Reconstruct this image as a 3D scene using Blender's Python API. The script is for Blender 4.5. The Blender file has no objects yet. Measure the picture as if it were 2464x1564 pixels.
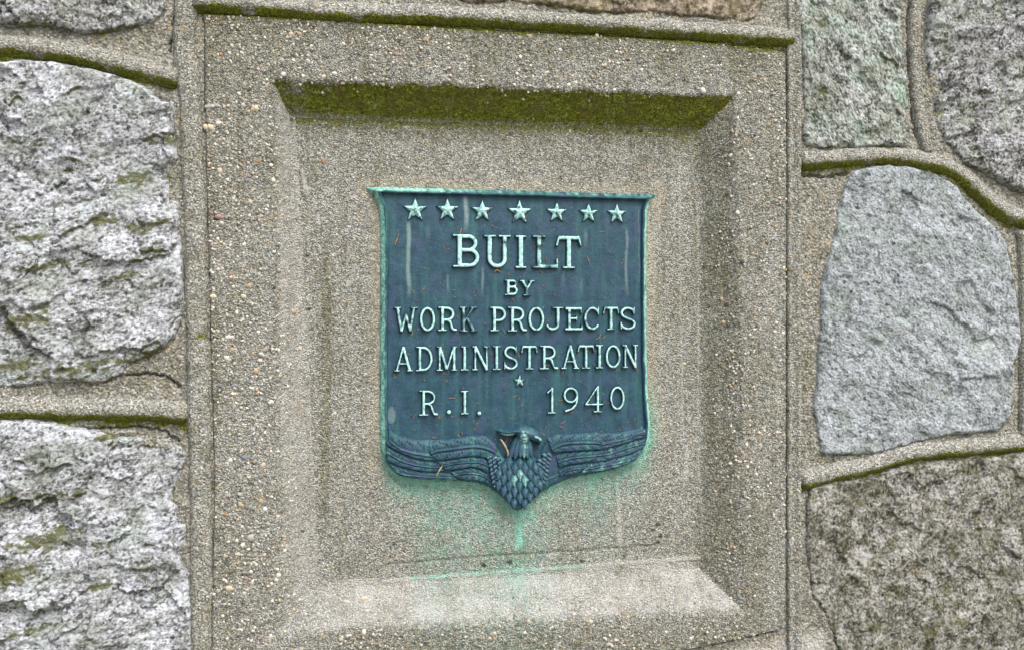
import bpy, math, random
import numpy as np
from mathutils import Vector

# ------------------------------------------------------------------ camera, light, exposure
S = 0.0004                      # one plan unit on the wall = 0.4 mm
Z0 = 1.45                       # height of the plaque's middle above the ground
F = 2400.0                      # focal length in plan units (0.96 m from lens to wall)
YAW = math.radians(10.0)        # the photographer stands a little to the left

scene = bpy.context.scene
cam_data = bpy.data.cameras.new('camera')
cam = bpy.data.objects.new('camera', cam_data)
scene.collection.objects.link(cam)
scene.camera = cam
cam.location = (-F*S*math.sin(YAW), -F*S*math.cos(YAW), Z0)
cam.rotation_euler = (math.radians(90), 0, -YAW)
cam_data.sensor_fit = 'HORIZONTAL'
cam_data.sensor_width = 36.0
cam_data.lens = 36.0*F/2464.0
cam_data.clip_start = 0.02
cam_data.clip_end = 500.0

SUN_EL = math.radians(52)
SUN_AZ = math.radians(24)       # sun stands behind the photographer's right shoulder
world = bpy.data.worlds.new('World')
scene.world = world
world.use_nodes = True
wn = world.node_tree.nodes
wl = world.node_tree.links
wn.clear()
w_out = wn.new('ShaderNodeOutputWorld')
w_bg = wn.new('ShaderNodeBackground')
w_sky = wn.new('ShaderNodeTexSky')
w_sky.sky_type = 'NISHITA'
w_sky.sun_disc = False
w_sky.sun_elevation = SUN_EL
w_sky.sun_rotation = math.radians(180) - SUN_AZ
w_sky.air_density = 1.0
w_sky.dust_density = 6.0
w_sky.ozone_density = 0.6
w_bg.inputs['Strength'].default_value = 0.14
wl.new(w_sky.outputs['Color'], w_bg.inputs['Color'])
wl.new(w_bg.outputs['Background'], w_out.inputs['Surface'])

sun_data = bpy.data.lights.new('sun', 'SUN')
sun_data.energy = 1.5
sun_data.angle = math.radians(32)
sun_data.color = (1.0, 0.975, 0.945)
sun = bpy.data.objects.new('sun', sun_data)
scene.collection.objects.link(sun)
sd = Vector((math.sin(SUN_AZ)*math.cos(SUN_EL), -math.cos(SUN_AZ)*math.cos(SUN_EL), math.sin(SUN_EL)))
sun.rotation_euler = sd.to_track_quat('Z', 'Y').to_euler()
sun.location = sd*20

vs = scene.view_settings
vs.view_transform = 'Standard'
vs.look = 'None'
vs.gamma = 1.0
vs.use_curve_mapping = False
vs.exposure = 0.98

# ------------------------------------------------------------------ plan geometry helpers
CX, CY = 1232.0, 782.0
_c = np.array([-F*math.sin(YAW), -F*math.cos(YAW), 0.0])

def unproj(px, py, h=0.0):
    """plan point (u, v) on the wall layer standing h units proud, for a spot seen in the photograph"""
    px = np.asarray(px, float); py = np.asarray(py, float)
    dx, dy = px-CX, CY-py
    rx = F*math.sin(YAW)+math.cos(YAW)*dx
    ry = F*math.cos(YAW)-math.sin(YAW)*dx
    t = (-h-_c[1])/ry
    return _c[0]+t*rx, t*dy

def proj(u, v, h):
    x = u-_c[0]; y = -h-_c[1]
    zc = x*math.sin(YAW)+y*math.cos(YAW)
    xc = x*math.cos(YAW)-y*math.sin(YAW)
    return CX+F*xc/zc, CY-F*v/zc

def up_list(pts, h=0.0):
    a = np.array(pts, float)
    u, v = unproj(a[:, 0], a[:, 1], h)
    return np.stack([u, v], 1)

_rng = np.random.RandomState(7)
_perm = _rng.permutation(256).astype(np.int64)
_perm = np.concatenate([_perm, _perm, _perm])
_ga = _rng.rand(256)*2*np.pi
_gx, _gy = np.cos(_ga), np.sin(_ga)

def perlin(x, y, seed=0):
    x = x+seed*37.17; y = y+seed*91.73
    xi = np.floor(x).astype(np.int64); yi = np.floor(y).astype(np.int64)
    xf = x-xi; yf = y-yi
    xi &= 255; yi &= 255
    def g(ix, iy, dx, dy):
        k = _perm[_perm[ix & 255]+(iy & 255)] & 255
        return _gx[k]*dx+_gy[k]*dy
    u = xf*xf*xf*(xf*(xf*6-15)+10); v = yf*yf*yf*(yf*(yf*6-15)+10)
    a = g(xi, yi, xf, yf); b = g(xi+1, yi, xf-1, yf)
    c = g(xi, yi+1, xf, yf-1); d = g(xi+1, yi+1, xf-1, yf-1)
    return (a+u*(b-a))*(1-v)+(c+u*(d-c))*v

def fbm(x, y, octv=4, seed=0, gain=0.5):
    s = np.zeros_like(x); a = 1.0
    for o in range(octv):
        s = s+a*perlin(x, y, seed+o*3); x = x*2.03; y = y*2.03; a *= gain
    return s

def worley(x, y, seed=0):
    """distance to the nearest of jittered cell points and that cell's random value"""
    xi = np.floor(x).astype(np.int64); yi = np.floor(y).astype(np.int64)
    best = np.full(x.shape, 9.0); val = np.zeros(x.shape)
    for ox in (-1, 0, 1):
        for oy in (-1, 0, 1):
            k = _perm[_perm[(xi+ox+seed*13) & 255]+((yi+oy+seed*29) & 255)] & 255
            jx = ((k*73) % 256)/256.0; jy = ((k*151+41) % 256)/256.0
            d = np.hypot(xi+ox+jx-x, yi+oy+jy-y)
            m = d < best
            best = np.where(m, d, best); val = np.where(m, k/255.0, val)
    return best, val

def facets(x, y, seed=0):
    """nearest jittered cell's tilted plane: chipped flat faces meeting in sharp breaks"""
    xi = np.floor(x).astype(np.int64); yi = np.floor(y).astype(np.int64)
    best = np.full(x.shape, 9.0); val = np.zeros(x.shape)
    for ox in (-1, 0, 1):
        for oy in (-1, 0, 1):
            k = _perm[_perm[(xi+ox+seed*17) & 255]+((yi+oy+seed*31) & 255)] & 255
            jx = ((k*73) % 256)/256.0; jy = ((k*151+41) % 256)/256.0
            dx = x-(xi+ox+jx); dy = y-(yi+oy+jy)
            d = np.hypot(dx, dy)
            p = dx*_gx[k]+dy*_gy[(k*7) & 255]+0.8*(((k*37) % 256)/256.0-0.5)
            m = d < best
            best = np.where(m, d, best); val = np.where(m, p, val)
    return val

def sstep(a, b, x):
    t = np.clip((x-a)/(b-a), 0, 1)
    return t*t*(3-2*t)

def poly_sdf(P, u, v):
    """signed distance to a closed polygon, negative inside"""
    shp = u.shape; u = u.ravel(); v = v.ravel()
    d = np.full(u.shape, 1e18); ins = np.zeros(u.shape, bool)
    n = len(P)
    for i in range(n):
        ax, ay = P[i]; bx, by = P[(i+1) % n]
        ex, ey = bx-ax, by-ay
        wx, wy = u-ax, v-ay
        t = np.clip((wx*ex+wy*ey)/(ex*ex+ey*ey+1e-12), 0, 1)
        d = np.minimum(d, (wx-t*ex)**2+(wy-t*ey)**2)
        if ay != by:
            c = ((ay > v) != (by > v)) & (u < (bx-ax)*(v-ay)/(by-ay)+ax)
            ins ^= c
    d = np.sqrt(d)
    return np.where(ins, -d, d).reshape(shp)

def line_dist(P, u, v):
    d = np.full(u.shape, 1e18)
    for i in range(len(P)-1):
        ax, ay = P[i]; bx, by = P[i+1]
        ex, ey = bx-ax, by-ay
        t = np.clip(((u-ax)*ex+(v-ay)*ey)/(ex*ex+ey*ey+1e-12), 0, 1)
        d = np.minimum(d, (u-ax-t*ex)**2+(v-ay-t*ey)**2)
    return np.sqrt(d)

def smooth_pts(P, n, closed=False):
    """Catmull-Rom resample of a polyline at n even points"""
    P = np.asarray(P, float)
    Q = np.vstack([P[0]*2-P[1], P, P[-1]*2-P[-2]])
    out = []
    for i in range(1, len(Q)-2):
        for t in np.linspace(0, 1, 16, endpoint=False):
            a, b, c, d = Q[i-1], Q[i], Q[i+1], Q[i+2]
            out.append(0.5*((2*b)+(-a+c)*t+(2*a-5*b+4*c-d)*t*t+(-a+3*b-3*c+d)*t**3))
    out.append(P[-1]); out = np.array(out)
    L = np.concatenate([[0], np.cumsum(np.hypot(*np.diff(out, axis=0).T))])
    s = np.linspace(0, L[-1], n)
    return np.stack([np.interp(s, L, out[:, 0]), np.interp(s, L, out[:, 1])], 1)

# ------------------------------------------------------------------ object helpers
def link(o):
    scene.collection.objects.link(o); return o

def thing(name, label, cat, px, py, h=0, group=None):
    o = link(bpy.data.objects.new(name, None))
    u, v = unproj(px, py, h)
    o.location = (float(u)*S, -h*S, Z0+float(v)*S)
    o.empty_display_size = 0.02
    o['label'] = label; o['category'] = cat
    if group: o['group'] = group
    return o

def world_loc(o):
    l = Vector(o.location)
    while o.parent:
        o = o.parent; l = l+Vector(o.location)
    return l

def make_obj(name, co, faces, mat, parent=None, attrs=None, smooth=True, label=None, kind=None):
    """co: (n,3) plan coordinates (u, v, h); faces: (m,3|4) index array or a list of them"""
    co = np.asarray(co, float)
    W = np.stack([co[:, 0]*S, -co[:, 2]*S, Z0+co[:, 1]*S], 1)
    c = (W.min(0)+W.max(0))/2
    me = bpy.data.meshes.new(name)
    W = W-c
    if not isinstance(faces, list): faces = [faces]
    loops = np.concatenate([f.ravel() for f in faces]).astype(np.int32)
    sizes = np.concatenate([np.full(len(f), f.shape[1]) for f in faces]).astype(np.int32)
    starts = np.concatenate([[0], np.cumsum(sizes)[:-1]]).astype(np.int32)
    me.vertices.add(len(W)); me.vertices.foreach_set('co', W.astype(np.float32).ravel())
    me.loops.add(len(loops)); me.loops.foreach_set('vertex_index', loops)
    me.polygons.add(len(sizes)); me.polygons.foreach_set('loop_start', starts)
    me.polygons.foreach_set('use_smooth', np.full(len(sizes), smooth))
    if attrs:
        for k, a in attrs.items():
            a = np.asarray(a, np.float32)
            if a.ndim == 1:
                at = me.attributes.new(k, 'FLOAT', 'POINT'); at.data.foreach_set('value', a)
            else:
                at = me.attributes.new(k, 'FLOAT_COLOR', 'POINT')
                at.data.foreach_set('color', np.concatenate([a, np.ones((len(a), 1), np.float32)], 1).ravel())
    me.update(calc_edges=True); me.validate()
    me.materials.append(mat)
    o = link(bpy.data.objects.new(name, me))
    if parent is not None:
        o.parent = parent
        o.location = Vector(c)-world_loc(parent)
    else:
        o.location = Vector(c)
    if label: o['label'] = label
    if kind: o['kind'] = kind
    return o

def grid(u0, u1, v0, v1, step):
    us = np.arange(u0, u1+step, step); vv = np.arange(v0, v1+step, step)
    return np.meshgrid(us, vv)

def grid_obj(name, U, V, H, keep, mat, parent=None, attrs=None, **kw):
    """height sheet; keep marks the vertices wanted (a face stays when all its corners are kept)"""
    ny, nx = U.shape
    idx = np.arange(ny*nx).reshape(ny, nx)
    k = keep[:-1, :-1] & keep[1:, :-1] & keep[:-1, 1:] & keep[1:, 1:]
    q = np.stack([idx[:-1, :-1][k], idx[:-1, 1:][k], idx[1:, 1:][k], idx[1:, :-1][k]], 1)
    used = np.unique(q)
    remap = np.zeros(ny*nx, np.int64); remap[used] = np.arange(len(used))
    co = np.stack([U.ravel()[used], V.ravel()[used], H.ravel()[used]], 1)
    at = {k2: a.reshape(ny*nx, *a.shape[2:])[used] for k2, a in (attrs or {}).items()}
    return make_obj(name, co, remap[q], mat, parent, at, **kw)

# ------------------------------------------------------------------ material helpers
class NT:
    def __init__(self, name):
        self.m = bpy.data.materials.new(name); self.m.use_nodes = True
        self.t = self.m.node_tree; self.n = self.t.nodes
        self.b = self.n['Principled BSDF']
        self.tc = self.n.new('ShaderNodeTexCoord')
        self.co = self.tc.outputs['Object']
    def l(self, a, b): self.t.links.new(a, b)
    def setin(self, sock, v):
        if hasattr(v, 'is_output') or isinstance(v, bpy.types.NodeSocket): self.l(v, sock)
        elif isinstance(v, (tuple, list)) and len(v) == 3 and sock.type == 'RGBA': sock.default_value = (*v, 1)
        else: sock.default_value = v
    def mapping(self, scale=(1, 1, 1), rot=(0, 0, 0), loc=(0, 0, 0)):
        m = self.n.new('ShaderNodeMapping'); self.l(self.co, m.inputs['Vector'])
        m.inputs['Scale'].default_value = scale; m.inputs['Rotation'].default_value = rot; m.inputs['Location'].default_value = loc
        return m.outputs['Vector']
    def noise(self, scale, detail=4, rough=0.55, vec=None, dist=0.0):
        n = self.n.new('ShaderNodeTexNoise'); self.l(vec or self.co, n.inputs['Vector'])
        n.inputs['Scale'].default_value = scale; n.inputs['Detail'].default_value = detail
        n.inputs['Roughness'].default_value = rough; n.inputs['Distortion'].default_value = dist
        return n.outputs['Fac']
    def vor(self, scale, out='Distance', feature='F1', vec=None, rand=1.0):
        n = self.n.new('ShaderNodeTexVoronoi'); self.l(vec or self.co, n.inputs['Vector'])
        n.feature = feature; n.inputs['Scale'].default_value = scale; n.inputs['Randomness'].default_value = rand
        return n.outputs[out]
    def ramp(self, fac, a, b, lo=0.0, hi=1.0):
        n = self.n.new('ShaderNodeMapRange'); n.interpolation_type = 'SMOOTHSTEP'
        self.setin(n.inputs['Value'], fac)
        n.inputs['From Min'].default_value = a; n.inputs['From Max'].default_value = b
        n.inputs['To Min'].default_value = lo; n.inputs['To Max'].default_value = hi
        return n.outputs['Result']
    def cramp(self, fac, stops):
        n = self.n.new('ShaderNodeValToRGB'); self.setin(n.inputs['Fac'], fac)
        e = n.color_ramp.elements
        while len(e) < len(stops): e.new(0.5)
        for el, (p, c) in zip(e, stops): el.position = p; el.color = (*c, 1)
        return n.outputs['Color']
    def mix(self, fac, a, b, mode='MIX'):
        n = self.n.new('ShaderNodeMix'); n.data_type = 'RGBA'; n.blend_type = mode; n.clamp_result = False
        self.setin(n.inputs[0], fac); self.setin(n.inputs[6], a); self.setin(n.inputs[7], b)
        return n.outputs[2]
    def math(self, op, a, b=0.0, clamp=False):
        n = self.n.new('ShaderNodeMath'); n.operation = op; n.use_clamp = clamp
        self.setin(n.inputs[0], a); self.setin(n.inputs[1], b)
        return n.outputs[0]
    def attr(self, name, out='Fac'):
        n = self.n.new('ShaderNodeAttribute'); n.attribute_name = name
        return n.outputs[out]
    def bump(self, height, dist, strength=1.0, normal=None):
        n = self.n.new('ShaderNodeBump'); n.inputs['Distance'].default_value = dist; n.inputs['Strength'].default_value = strength
        self.setin(n.inputs['Height'], height)
        if normal is not None: self.l(normal, n.inputs['Normal'])
        return n.outputs['Normal']
    def sep(self, col, ch=0):
        n = self.n.new('ShaderNodeSeparateColor'); self.l(col, n.inputs[0]); return n.outputs[ch]
    def done(self, color, rough=0.9, normal=None, spec=0.2):
        self.setin(self.b.inputs['Base Color'], color); self.setin(self.b.inputs['Roughness'], rough)
        self.b.inputs['Specular IOR Level'].default_value = spec
        if normal is not None: self.l(normal, self.b.inputs['Normal'])
        return self.m

def lin(r, g, b):
    f = lambda c: (c/255/12.92) if c/255 <= 0.04045 else ((c/255+0.055)/1.055)**2.4
    return (f(r), f(g), f(b))

def moss_col(t):
    n1 = t.noise(420, 5, 0.7); n2 = t.noise(60, 3, 0.6)
    c = t.cramp(n1, [(0.25, (0.016, 0.020, 0.002)), (0.44, (0.072, 0.090, 0.008)), (0.58, (0.165, 0.190, 0.026)), (0.75, (0.36, 0.39, 0.15))])
    return t.mix(t.ramp(n2, 0.42, 0.66, 0, 0.7), c, (0.10, 0.092, 0.026), 'MIX')

def mat_cement(name, tone=1.0, warm=0.0, sand=520):
    """sandy cement: light, dark and tinted grains; attributes: moss, stain, pale, dirt, halo"""
    t = NT(name)
    cell = t.sep(t.vor(sand, 'Color'), 0)
    cell2 = t.sep(t.vor(sand*0.55, 'Color'), 1)
    n = t.noise(sand*0.9, 5, 0.75)
    mixv = t.math('ADD', t.math('MULTIPLY', cell, 0.5), t.math('MULTIPLY', n, 0.5))
    g = tone
    c = t.cramp(mixv, [(0.18, (0.070*g, 0.075*g, 0.068*g)), (0.36, (0.196*g, 0.207*g, 0.190*g)), (0.52, (0.306*g, 0.320*g, 0.300*g)),
                       (0.68, (0.424*g, 0.441*g, 0.421*g)), (0.84, (0.72*g, 0.74*g, 0.725*g))])
    if warm: c = t.mix(warm, c, (0.29, 0.245, 0.165), 'MIX')
    c = t.mix(t.ramp(t.vor(sand*0.8), 0.42, 0.80, 0, 0.42), c, (0.065, 0.064, 0.048))
    # now and then a tan or a bluish grain
    c = t.mix(t.ramp(cell2, 0.975, 0.985), c, (0.36, 0.30, 0.20))
    c = t.mix(t.ramp(cell2, 0.06, 0.03), c, (0.17, 0.175, 0.185))
    big = t.noise(14, 4, 0.6)
    c = t.mix(t.ramp(big, 0.35, 0.7, 0.0, 0.35), c, t.mix(1.0, c, (0.72, 0.70, 0.62), 'MULTIPLY'))
    fine = t.noise(260, 4, 0.7)
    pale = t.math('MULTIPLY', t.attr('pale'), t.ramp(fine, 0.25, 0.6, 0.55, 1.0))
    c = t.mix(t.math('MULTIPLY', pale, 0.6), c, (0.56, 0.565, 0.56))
    dirt_shade = t.math('MULTIPLY', t.attr('dirt_shade'), t.ramp(fine, 0.3, 0.75, 0.4, 1.0))
    c = t.mix(dirt_shade, c, t.mix(1.0, c, (0.50, 0.49, 0.34), 'MULTIPLY'))
    halo = t.math('MULTIPLY', t.attr('halo'), t.ramp(t.noise(90, 4, 0.6), 0.3, 0.7, 0.3, 1.0))
    c = t.mix(t.math('MULTIPLY', halo, 0.45), c, (0.55, 0.50, 0.36))
    st = t.math('MULTIPLY', t.attr('stain'), t.ramp(t.noise(110, 5, 0.7), 0.25, 0.7, 0.5, 1.15), True)
    scol = t.cramp(t.noise(170, 5, 0.7), [(0.25, (0.05, 0.17, 0.14)), (0.48, (0.15, 0.38, 0.31)), (0.75, (0.36, 0.66, 0.56))])
    scol = t.mix(t.ramp(t.attr('stain'), 0.70, 1.0, 0, 0.6), scol, (0.26, 0.60, 0.50))
    c = t.mix(st, c, scol)
    mo = t.math('ADD', t.attr('moss'), t.math('MULTIPLY', t.math('SUBTRACT', t.noise(330, 6, 0.8), 0.5), 1.3))
    c = t.mix(t.ramp(mo, 0.30, 0.62), c, moss_col(t))
    hgt = t.math('ADD', t.math('MULTIPLY', n, 0.8), t.math('MULTIPLY', t.vor(sand*0.8), -0.7))
    return t.done(c, 0.93, t.bump(hgt, 0.0028, 1.0), 0.12)

def mat_granite(name, light, mid, dark, grain=430, speck=0.5, green=None, rust=None, streak=(1, 1, 1), rot=0.0, contrast=1.0, bumpd=0.002):
    """speckled stone: pale mineral, grey groundmass, dark mica; moss attribute"""
    t = NT(name)
    vr = t.n.new('ShaderNodeVectorRotate'); vr.rotation_type = 'Y_AXIS'; t.l(t.co, vr.inputs['Vector']); vr.inputs['Angle'].default_value = rot
    vm = t.n.new('ShaderNodeMapping'); t.l(vr.outputs[0], vm.inputs['Vector']); vm.inputs['Scale'].default_value = streak
    sv = vm.outputs['Vector']
    n1 = t.noise(grain, 5, 0.75, sv); n2 = t.noise(grain*0.28, 5, 0.65, sv, 0.6); n3 = t.noise(22, 4, 0.6, sv)
    cr = t.ramp(t.sep(t.vor(grain*1.15, 'Color', vec=sv), 1), 0, 1, 0.32, 0.68)
    v = t.math('ADD', t.math('ADD', t.math('MULTIPLY', n1, 0.38), t.math('MULTIPLY', cr, 0.2)), t.math('ADD', t.math('MULTIPLY', n2, 0.27), t.math('MULTIPLY', n3, 0.15)))
    w = 0.085/contrast
    c = t.cramp(v, [(0.5-1.15*w, tuple(x*0.35 for x in dark)), (0.5-0.6*w, dark), (0.5, mid), (0.5+0.75*w, light), (0.5+1.6*w, tuple(min(0.9, x*1.2) for x in light))])
    mica = t.ramp(t.sep(t.vor(grain*0.75, 'Color', vec=sv), 0), 1-0.16*speck, 1-0.11*speck)
    mica = t.math('MULTIPLY', mica, t.ramp(t.noise(70, 3, 0.6), 0.42, 0.6))
    c = t.mix(t.math('MULTIPLY', mica, 0.85), c, (0.035, 0.04, 0.055))
    if green: c = t.mix(t.ramp(t.noise(26, 4, 0.65, sv), 0.48, 0.64, 0, 0.65), c, t.mix(1.0, c, green, 'MULTIPLY'))
    if rust:
        c = t.mix(t.ramp(t.noise(85, 4, 0.65), 0.62, 0.74, 0, 0.5), c, rust)
        c = t.mix(t.ramp(t.noise(55, 5, 0.7, t.mapping(loc=(3, 1, 2))), 0.46, 0.64, 0, 0.9), c, t.mix(1.0, c, (0.36, 0.37, 0.22), 'MULTIPLY'))
    di = t.math('MULTIPLY', t.attr('dirt_shade'), t.ramp(n1, 0.3, 0.7, 0.5, 1.0))
    c = t.mix(di, c, t.mix(1.0, c, (0.42, 0.43, 0.30), 'MULTIPLY'))
    mo = t.math('ADD', t.attr('moss'), t.math('MULTIPLY', t.math('SUBTRACT', t.noise(210, 6, 0.8, sv), 0.5), 2.2))
    c = t.mix(t.ramp(mo, 0.28, 0.85, 0, 0.88), c, t.mix(0.5, moss_col(t), (0.045, 0.050, 0.016)))
    nb = t.bump(t.math('ADD', n1, t.math('MULTIPLY', n2, 1.3)), bumpd*1.5, 1.0)
    return t.done(c, 0.85, nb, 0.25)

M_PANEL = mat_cement('cast_concrete', 1.02, 0.0, 820)
M_MORTAR = mat_cement('rough_mortar', 0.92, 0.14, 520)
M_BEAD = mat_cement('bead_mortar', 1.05, 0.04, 700)
M_WHITE = mat_granite('pale_granite', (0.60, 0.655, 0.76), (0.395, 0.42, 0.455), (0.17, 0.185, 0.19), 400, 0.7, green=(0.72, 0.80, 0.68), streak=(0.82, 1, 1.15), rot=0.35, contrast=1.0)
M_GREY = mat_granite('grey_granite', (0.50, 0.535, 0.59), (0.285, 0.30, 0.31), (0.09, 0.095, 0.09), 420, 0.7, green=(0.75, 0.82, 0.66), contrast=1.0)
M_GREEN = mat_granite('green_schist', (0.50, 0.54, 0.55), (0.27, 0.30, 0.285), (0.085, 0.10, 0.085), 420, 0.3, green=(0.62, 0.84, 0.70), streak=(0.72, 1, 1.2), rot=-0.9)
M_BLUE = mat_granite('blue_grey_stone', (0.47, 0.53, 0.60), (0.285, 0.325, 0.355), (0.12, 0.14, 0.145), 420, 0.25, green=(0.74, 0.82, 0.70), streak=(0.85, 1, 1.15), rot=-0.6, contrast=0.8)
M_BROWN = mat_granite('weathered_stone', (0.42, 0.43, 0.43), (0.225, 0.228, 0.213), (0.075, 0.078, 0.062), 380, 0.5, rust=(0.33, 0.20, 0.09), contrast=0.95)
M_TAN = mat_granite('tan_stone', (0.40, 0.36, 0.30), (0.25, 0.215, 0.17), (0.10, 0.085, 0.06), 240, 0.2, green=(0.72, 0.74, 0.45), rust=(0.24, 0.15, 0.10), contrast=0.8)

# ------------------------------------------------------------------ traced outlines (spots of the photograph put back on the wall)
D = 62.0                                      # depth of the recess: 25 mm
PANEL = up_list([(486, 60), (478, 26), (598, 32), (820, 44), (1000, 56), (1197, 68), (1486, 82), (1700, 97), (1823, 110), (1897, 118),
                 (1899, 400), (1898, 800), (1897, 1200), (1896, 1450), (1884, 1520), (1800, 1539), (1700, 1560), (1560, 1590), (1300, 1640),
                 (505, 1640), (503, 1500), (509, 1250), (509, 1090), (503, 900), (499, 700), (493, 500), (487, 250)])
STONES = [
    ('S1', M_WHITE, [(-220, 120), (0, 150), (60, 143), (130, 148), (200, 163), (280, 182), (340, 203), (370, 226), (388, 246), (415, 244), (417, 300), (424, 380), (428, 470), (434, 600),
                     (439, 700), (435, 770), (426, 800), (396, 833), (353, 860), (306, 874), (296, 902), (237, 921), (155, 919), (97, 921), (47, 929), (-220, 935)],
     'pale granite stone with mossy ledges beside the upper left of the panel'),
    ('S2', M_WHITE, [(-220, 1005), (0, 1010), (65, 1008), (130, 1017), (183, 1030), (217, 1035), (260, 1048), (304, 1052), (356, 1050), (400, 1057), (432, 1076), (444, 1095), (438, 1136),
                     (417, 1178), (411, 1204), (435, 1226), (447, 1260), (443, 1304), (426, 1330), (439, 1361), (454, 1382), (457, 1443), (461, 1508), (462, 1700), (-220, 1700)],
     'pale granite stone with a broken step at the lower left'),
    ('S0', M_GREY, [(-220, 60), (0, 62), (100, 60), (196, 78), (255, 79), (295, 71), (327, 60), (376, 50), (397, 22), (404, -200), (-220, -200)],
     'grey granite stone cut off by the top left corner'),
    ('ST', M_TAN, [(1085, -200), (1095, -4), (1150, 5), (1230, 2), (1295, 8), (1352, 18), (1419, 27), (1486, 32), (1570, 27), (1617, 33), (1638, 41), (1688, 37), (1755, 47), (1789, 52), (1823, 38), (1843, 0), (1850, -200)],
     'tan weathered stone along the top edge above the panel'),
    ('SR1', M_GREEN, [(1911, -200), (1911, 0), (1928, 65), (1931, 131), (1936, 196), (1937, 262), (1936, 327), (1941, 352), (1995, 357), (2060, 357), (2125, 355), (2189, 352), (2192, 311), (2180, 295),
                      (2178, 268), (2190, 255), (2180, 229), (2185, 190), (2170, 157), (2176, 98), (2170, 49), (2176, 0), (2176, -200)],
     'narrow green grey stone with a diagonal mossy ledge'),
    ('SR2', M_GREY, [(2238, -200), (2237, 0), (2232, 65), (2230, 131), (2237, 170), (2250, 229), (2256, 278), (2269, 327), (2299, 360), (2322, 392), (2354, 408), (2387, 424), (2420, 442), (2453, 461), (2700, 500), (2700, -200)],
     'speckled grey granite stone in the upper right corner'),
    ('SR3', M_BLUE, [(2053, 413), (2093, 402), (2142, 396), (2191, 400), (2256, 418), (2303, 447), (2325, 478), (2345, 503), (2385, 534), (2419, 578), (2432, 629), (2444, 688), (2456, 760), (2459, 820), (2441, 875),
                     (2444, 939), (2425, 1012), (2404, 1037), (2295, 1045), (2210, 1062), (2168, 1075), (2125, 1087), (2083, 1094), (1976, 1092), (1968, 1016), (1960, 977), (1968, 918), (1972, 833), (1979, 748), (1981, 688),
                     (1993, 629), (2002, 590), (2015, 565), (2019, 514), (2036, 450)],
     'smooth blue grey stone with an arched top'),
    ('SR4', M_BROWN, [(1952, 1172), (2014, 1162), (2106, 1147), (2161, 1124), (2235, 1110), (2364, 1100), (2464, 1087), (2700, 1075), (2700, 1700), (2030, 1700), (2020, 1564), (2008, 1530), (1996, 1500), (1985, 1470),
                      (1968, 1445), (1956, 1432), (1953, 1388), (1944, 1332), (1942, 1221)],
     'brown lichen-stained stone in the lower right corner'),
]
STONES = [(k, m, up_list(smooth_pts(np.array(p), len(p)*2) if False else p, 6), lab) for k, m, p, lab in STONES]

# horizontal beads: (crest polyline, scale)
H_BEADS = [
    [(-230, 92), (0, 114), (100, 122), (229, 145), (310, 165), (393, 186), (436, 196)],
    [(-230, 985), (0, 987), (120, 990), (260, 992), (350, 994), (435, 1002), (455, 1008)],
    [(452, 6), (598, 15), (819, 33), (1000, 37), (1197, 47), (1330, 55), (1486, 64), (1660, 76), (1823, 88), (1924, 96)],
    [(1922, 392), (2027, 385), (2080, 381), (2125, 378), (2191, 385), (2273, 402), (2322, 430), (2354, 460), (2387, 491), (2420, 514), (2464, 531), (2700, 600)],
    [(1924, 1166), (1975, 1152), (2014, 1142), (2060, 1133), (2106, 1122), (2161, 1105), (2217, 1092), (2328, 1082), (2464, 1071), (2700, 1052)],
]
V_BEADS = [
    ([(445, -220), (446, 0), (440, 100), (452, 210), (461, 400), (468, 600), (472, 800), (476, 1000), (482, 1200), (482, 1400), (482, 1700)], 24, 11),
    ([(1914, -220), (1915, 0), (1914, 150), (1914, 400), (1913, 700), (1914, 1000), (1914, 1250), (1916, 1500), (1916, 1700)], 20, 9),
    ([(2208, -220), (2208, 0), (2206, 100), (2210, 200), (2222, 300), (2240, 378)], 17, 9),
    ([(2470, 545), (2472, 700), (2474, 900), (2472, 1068)], 18, 10),
]

# ------------------------------------------------------------------ the ground at the wall's foot (below the picture; added to bounce light up)
t = NT('bounce_ground')
gm = t.done(t.cramp(t.noise(9, 6, 0.7), [(0.3, (0.20, 0.19, 0.14)), (0.7, (0.38, 0.36, 0.30))]), 0.95, None, 0.1)
gme = bpy.data.meshes.new('ground')
gme.from_pydata([(-60, -120, 0), (60, -120, 0), (60, 3, 0), (-60, 3, 0)], [], [(0, 1, 2, 3)])
gme.materials.append(gm)
ground = link(bpy.data.objects.new('ground', gme)); ground['kind'] = 'structure'; ground['label'] = 'unseen ground added below the wall to bounce light up'

# ------------------------------------------------------------------ the stone wall
wall = thing('stone_wall', 'rubble wall of granite stones with raised beaded mortar joints around the concrete panel', 'wall', 300, 1560)
wall['kind'] = 'thing'

u0, v0 = unproj(-200, 1700); u1, v1 = unproj(2670, -180)
U, V = grid(u0, u1, v0, v1, 3.2)
sp = poly_sdf(PANEL, U, V)
st_min = np.full(U.shape, 1e9)
for k, m, P, lab in STONES:
    st_min = np.minimum(st_min, poly_sdf(P, U, V))
rock = 3.5*fbm(U/60, V/60, 4, 2)+2.6*fbm(U/14, V/14, 3, 5)+1.6*perlin(U/5.5, V/5.5, 9)
Hm = -7+rock
moss = np.zeros(U.shape); dirt_shade = np.clip(0.35+1.1*fbm(U/70, V/70, 3, 11), 0, 1)*0.6
for b in H_BEADS:
    P = up_list(b, 8)
    d = line_dist(P, U, V)
    yb = np.interp(U, P[:, 0], P[:, 1])
    inx = (U > P[0, 0]-5) & (U < P[-1, 0]+5)
    below = yb-V
    moss = np.maximum(moss, np.where(inx, sstep(52, 18, below)*sstep(6, 14, below)*(0.55+0.8*fbm(U/30, V/30, 3, 4)), 0))
    Hm = Hm+np.where(inx, 7*sstep(60, 10, -below)*sstep(-4, 4, -below), 0)
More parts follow.
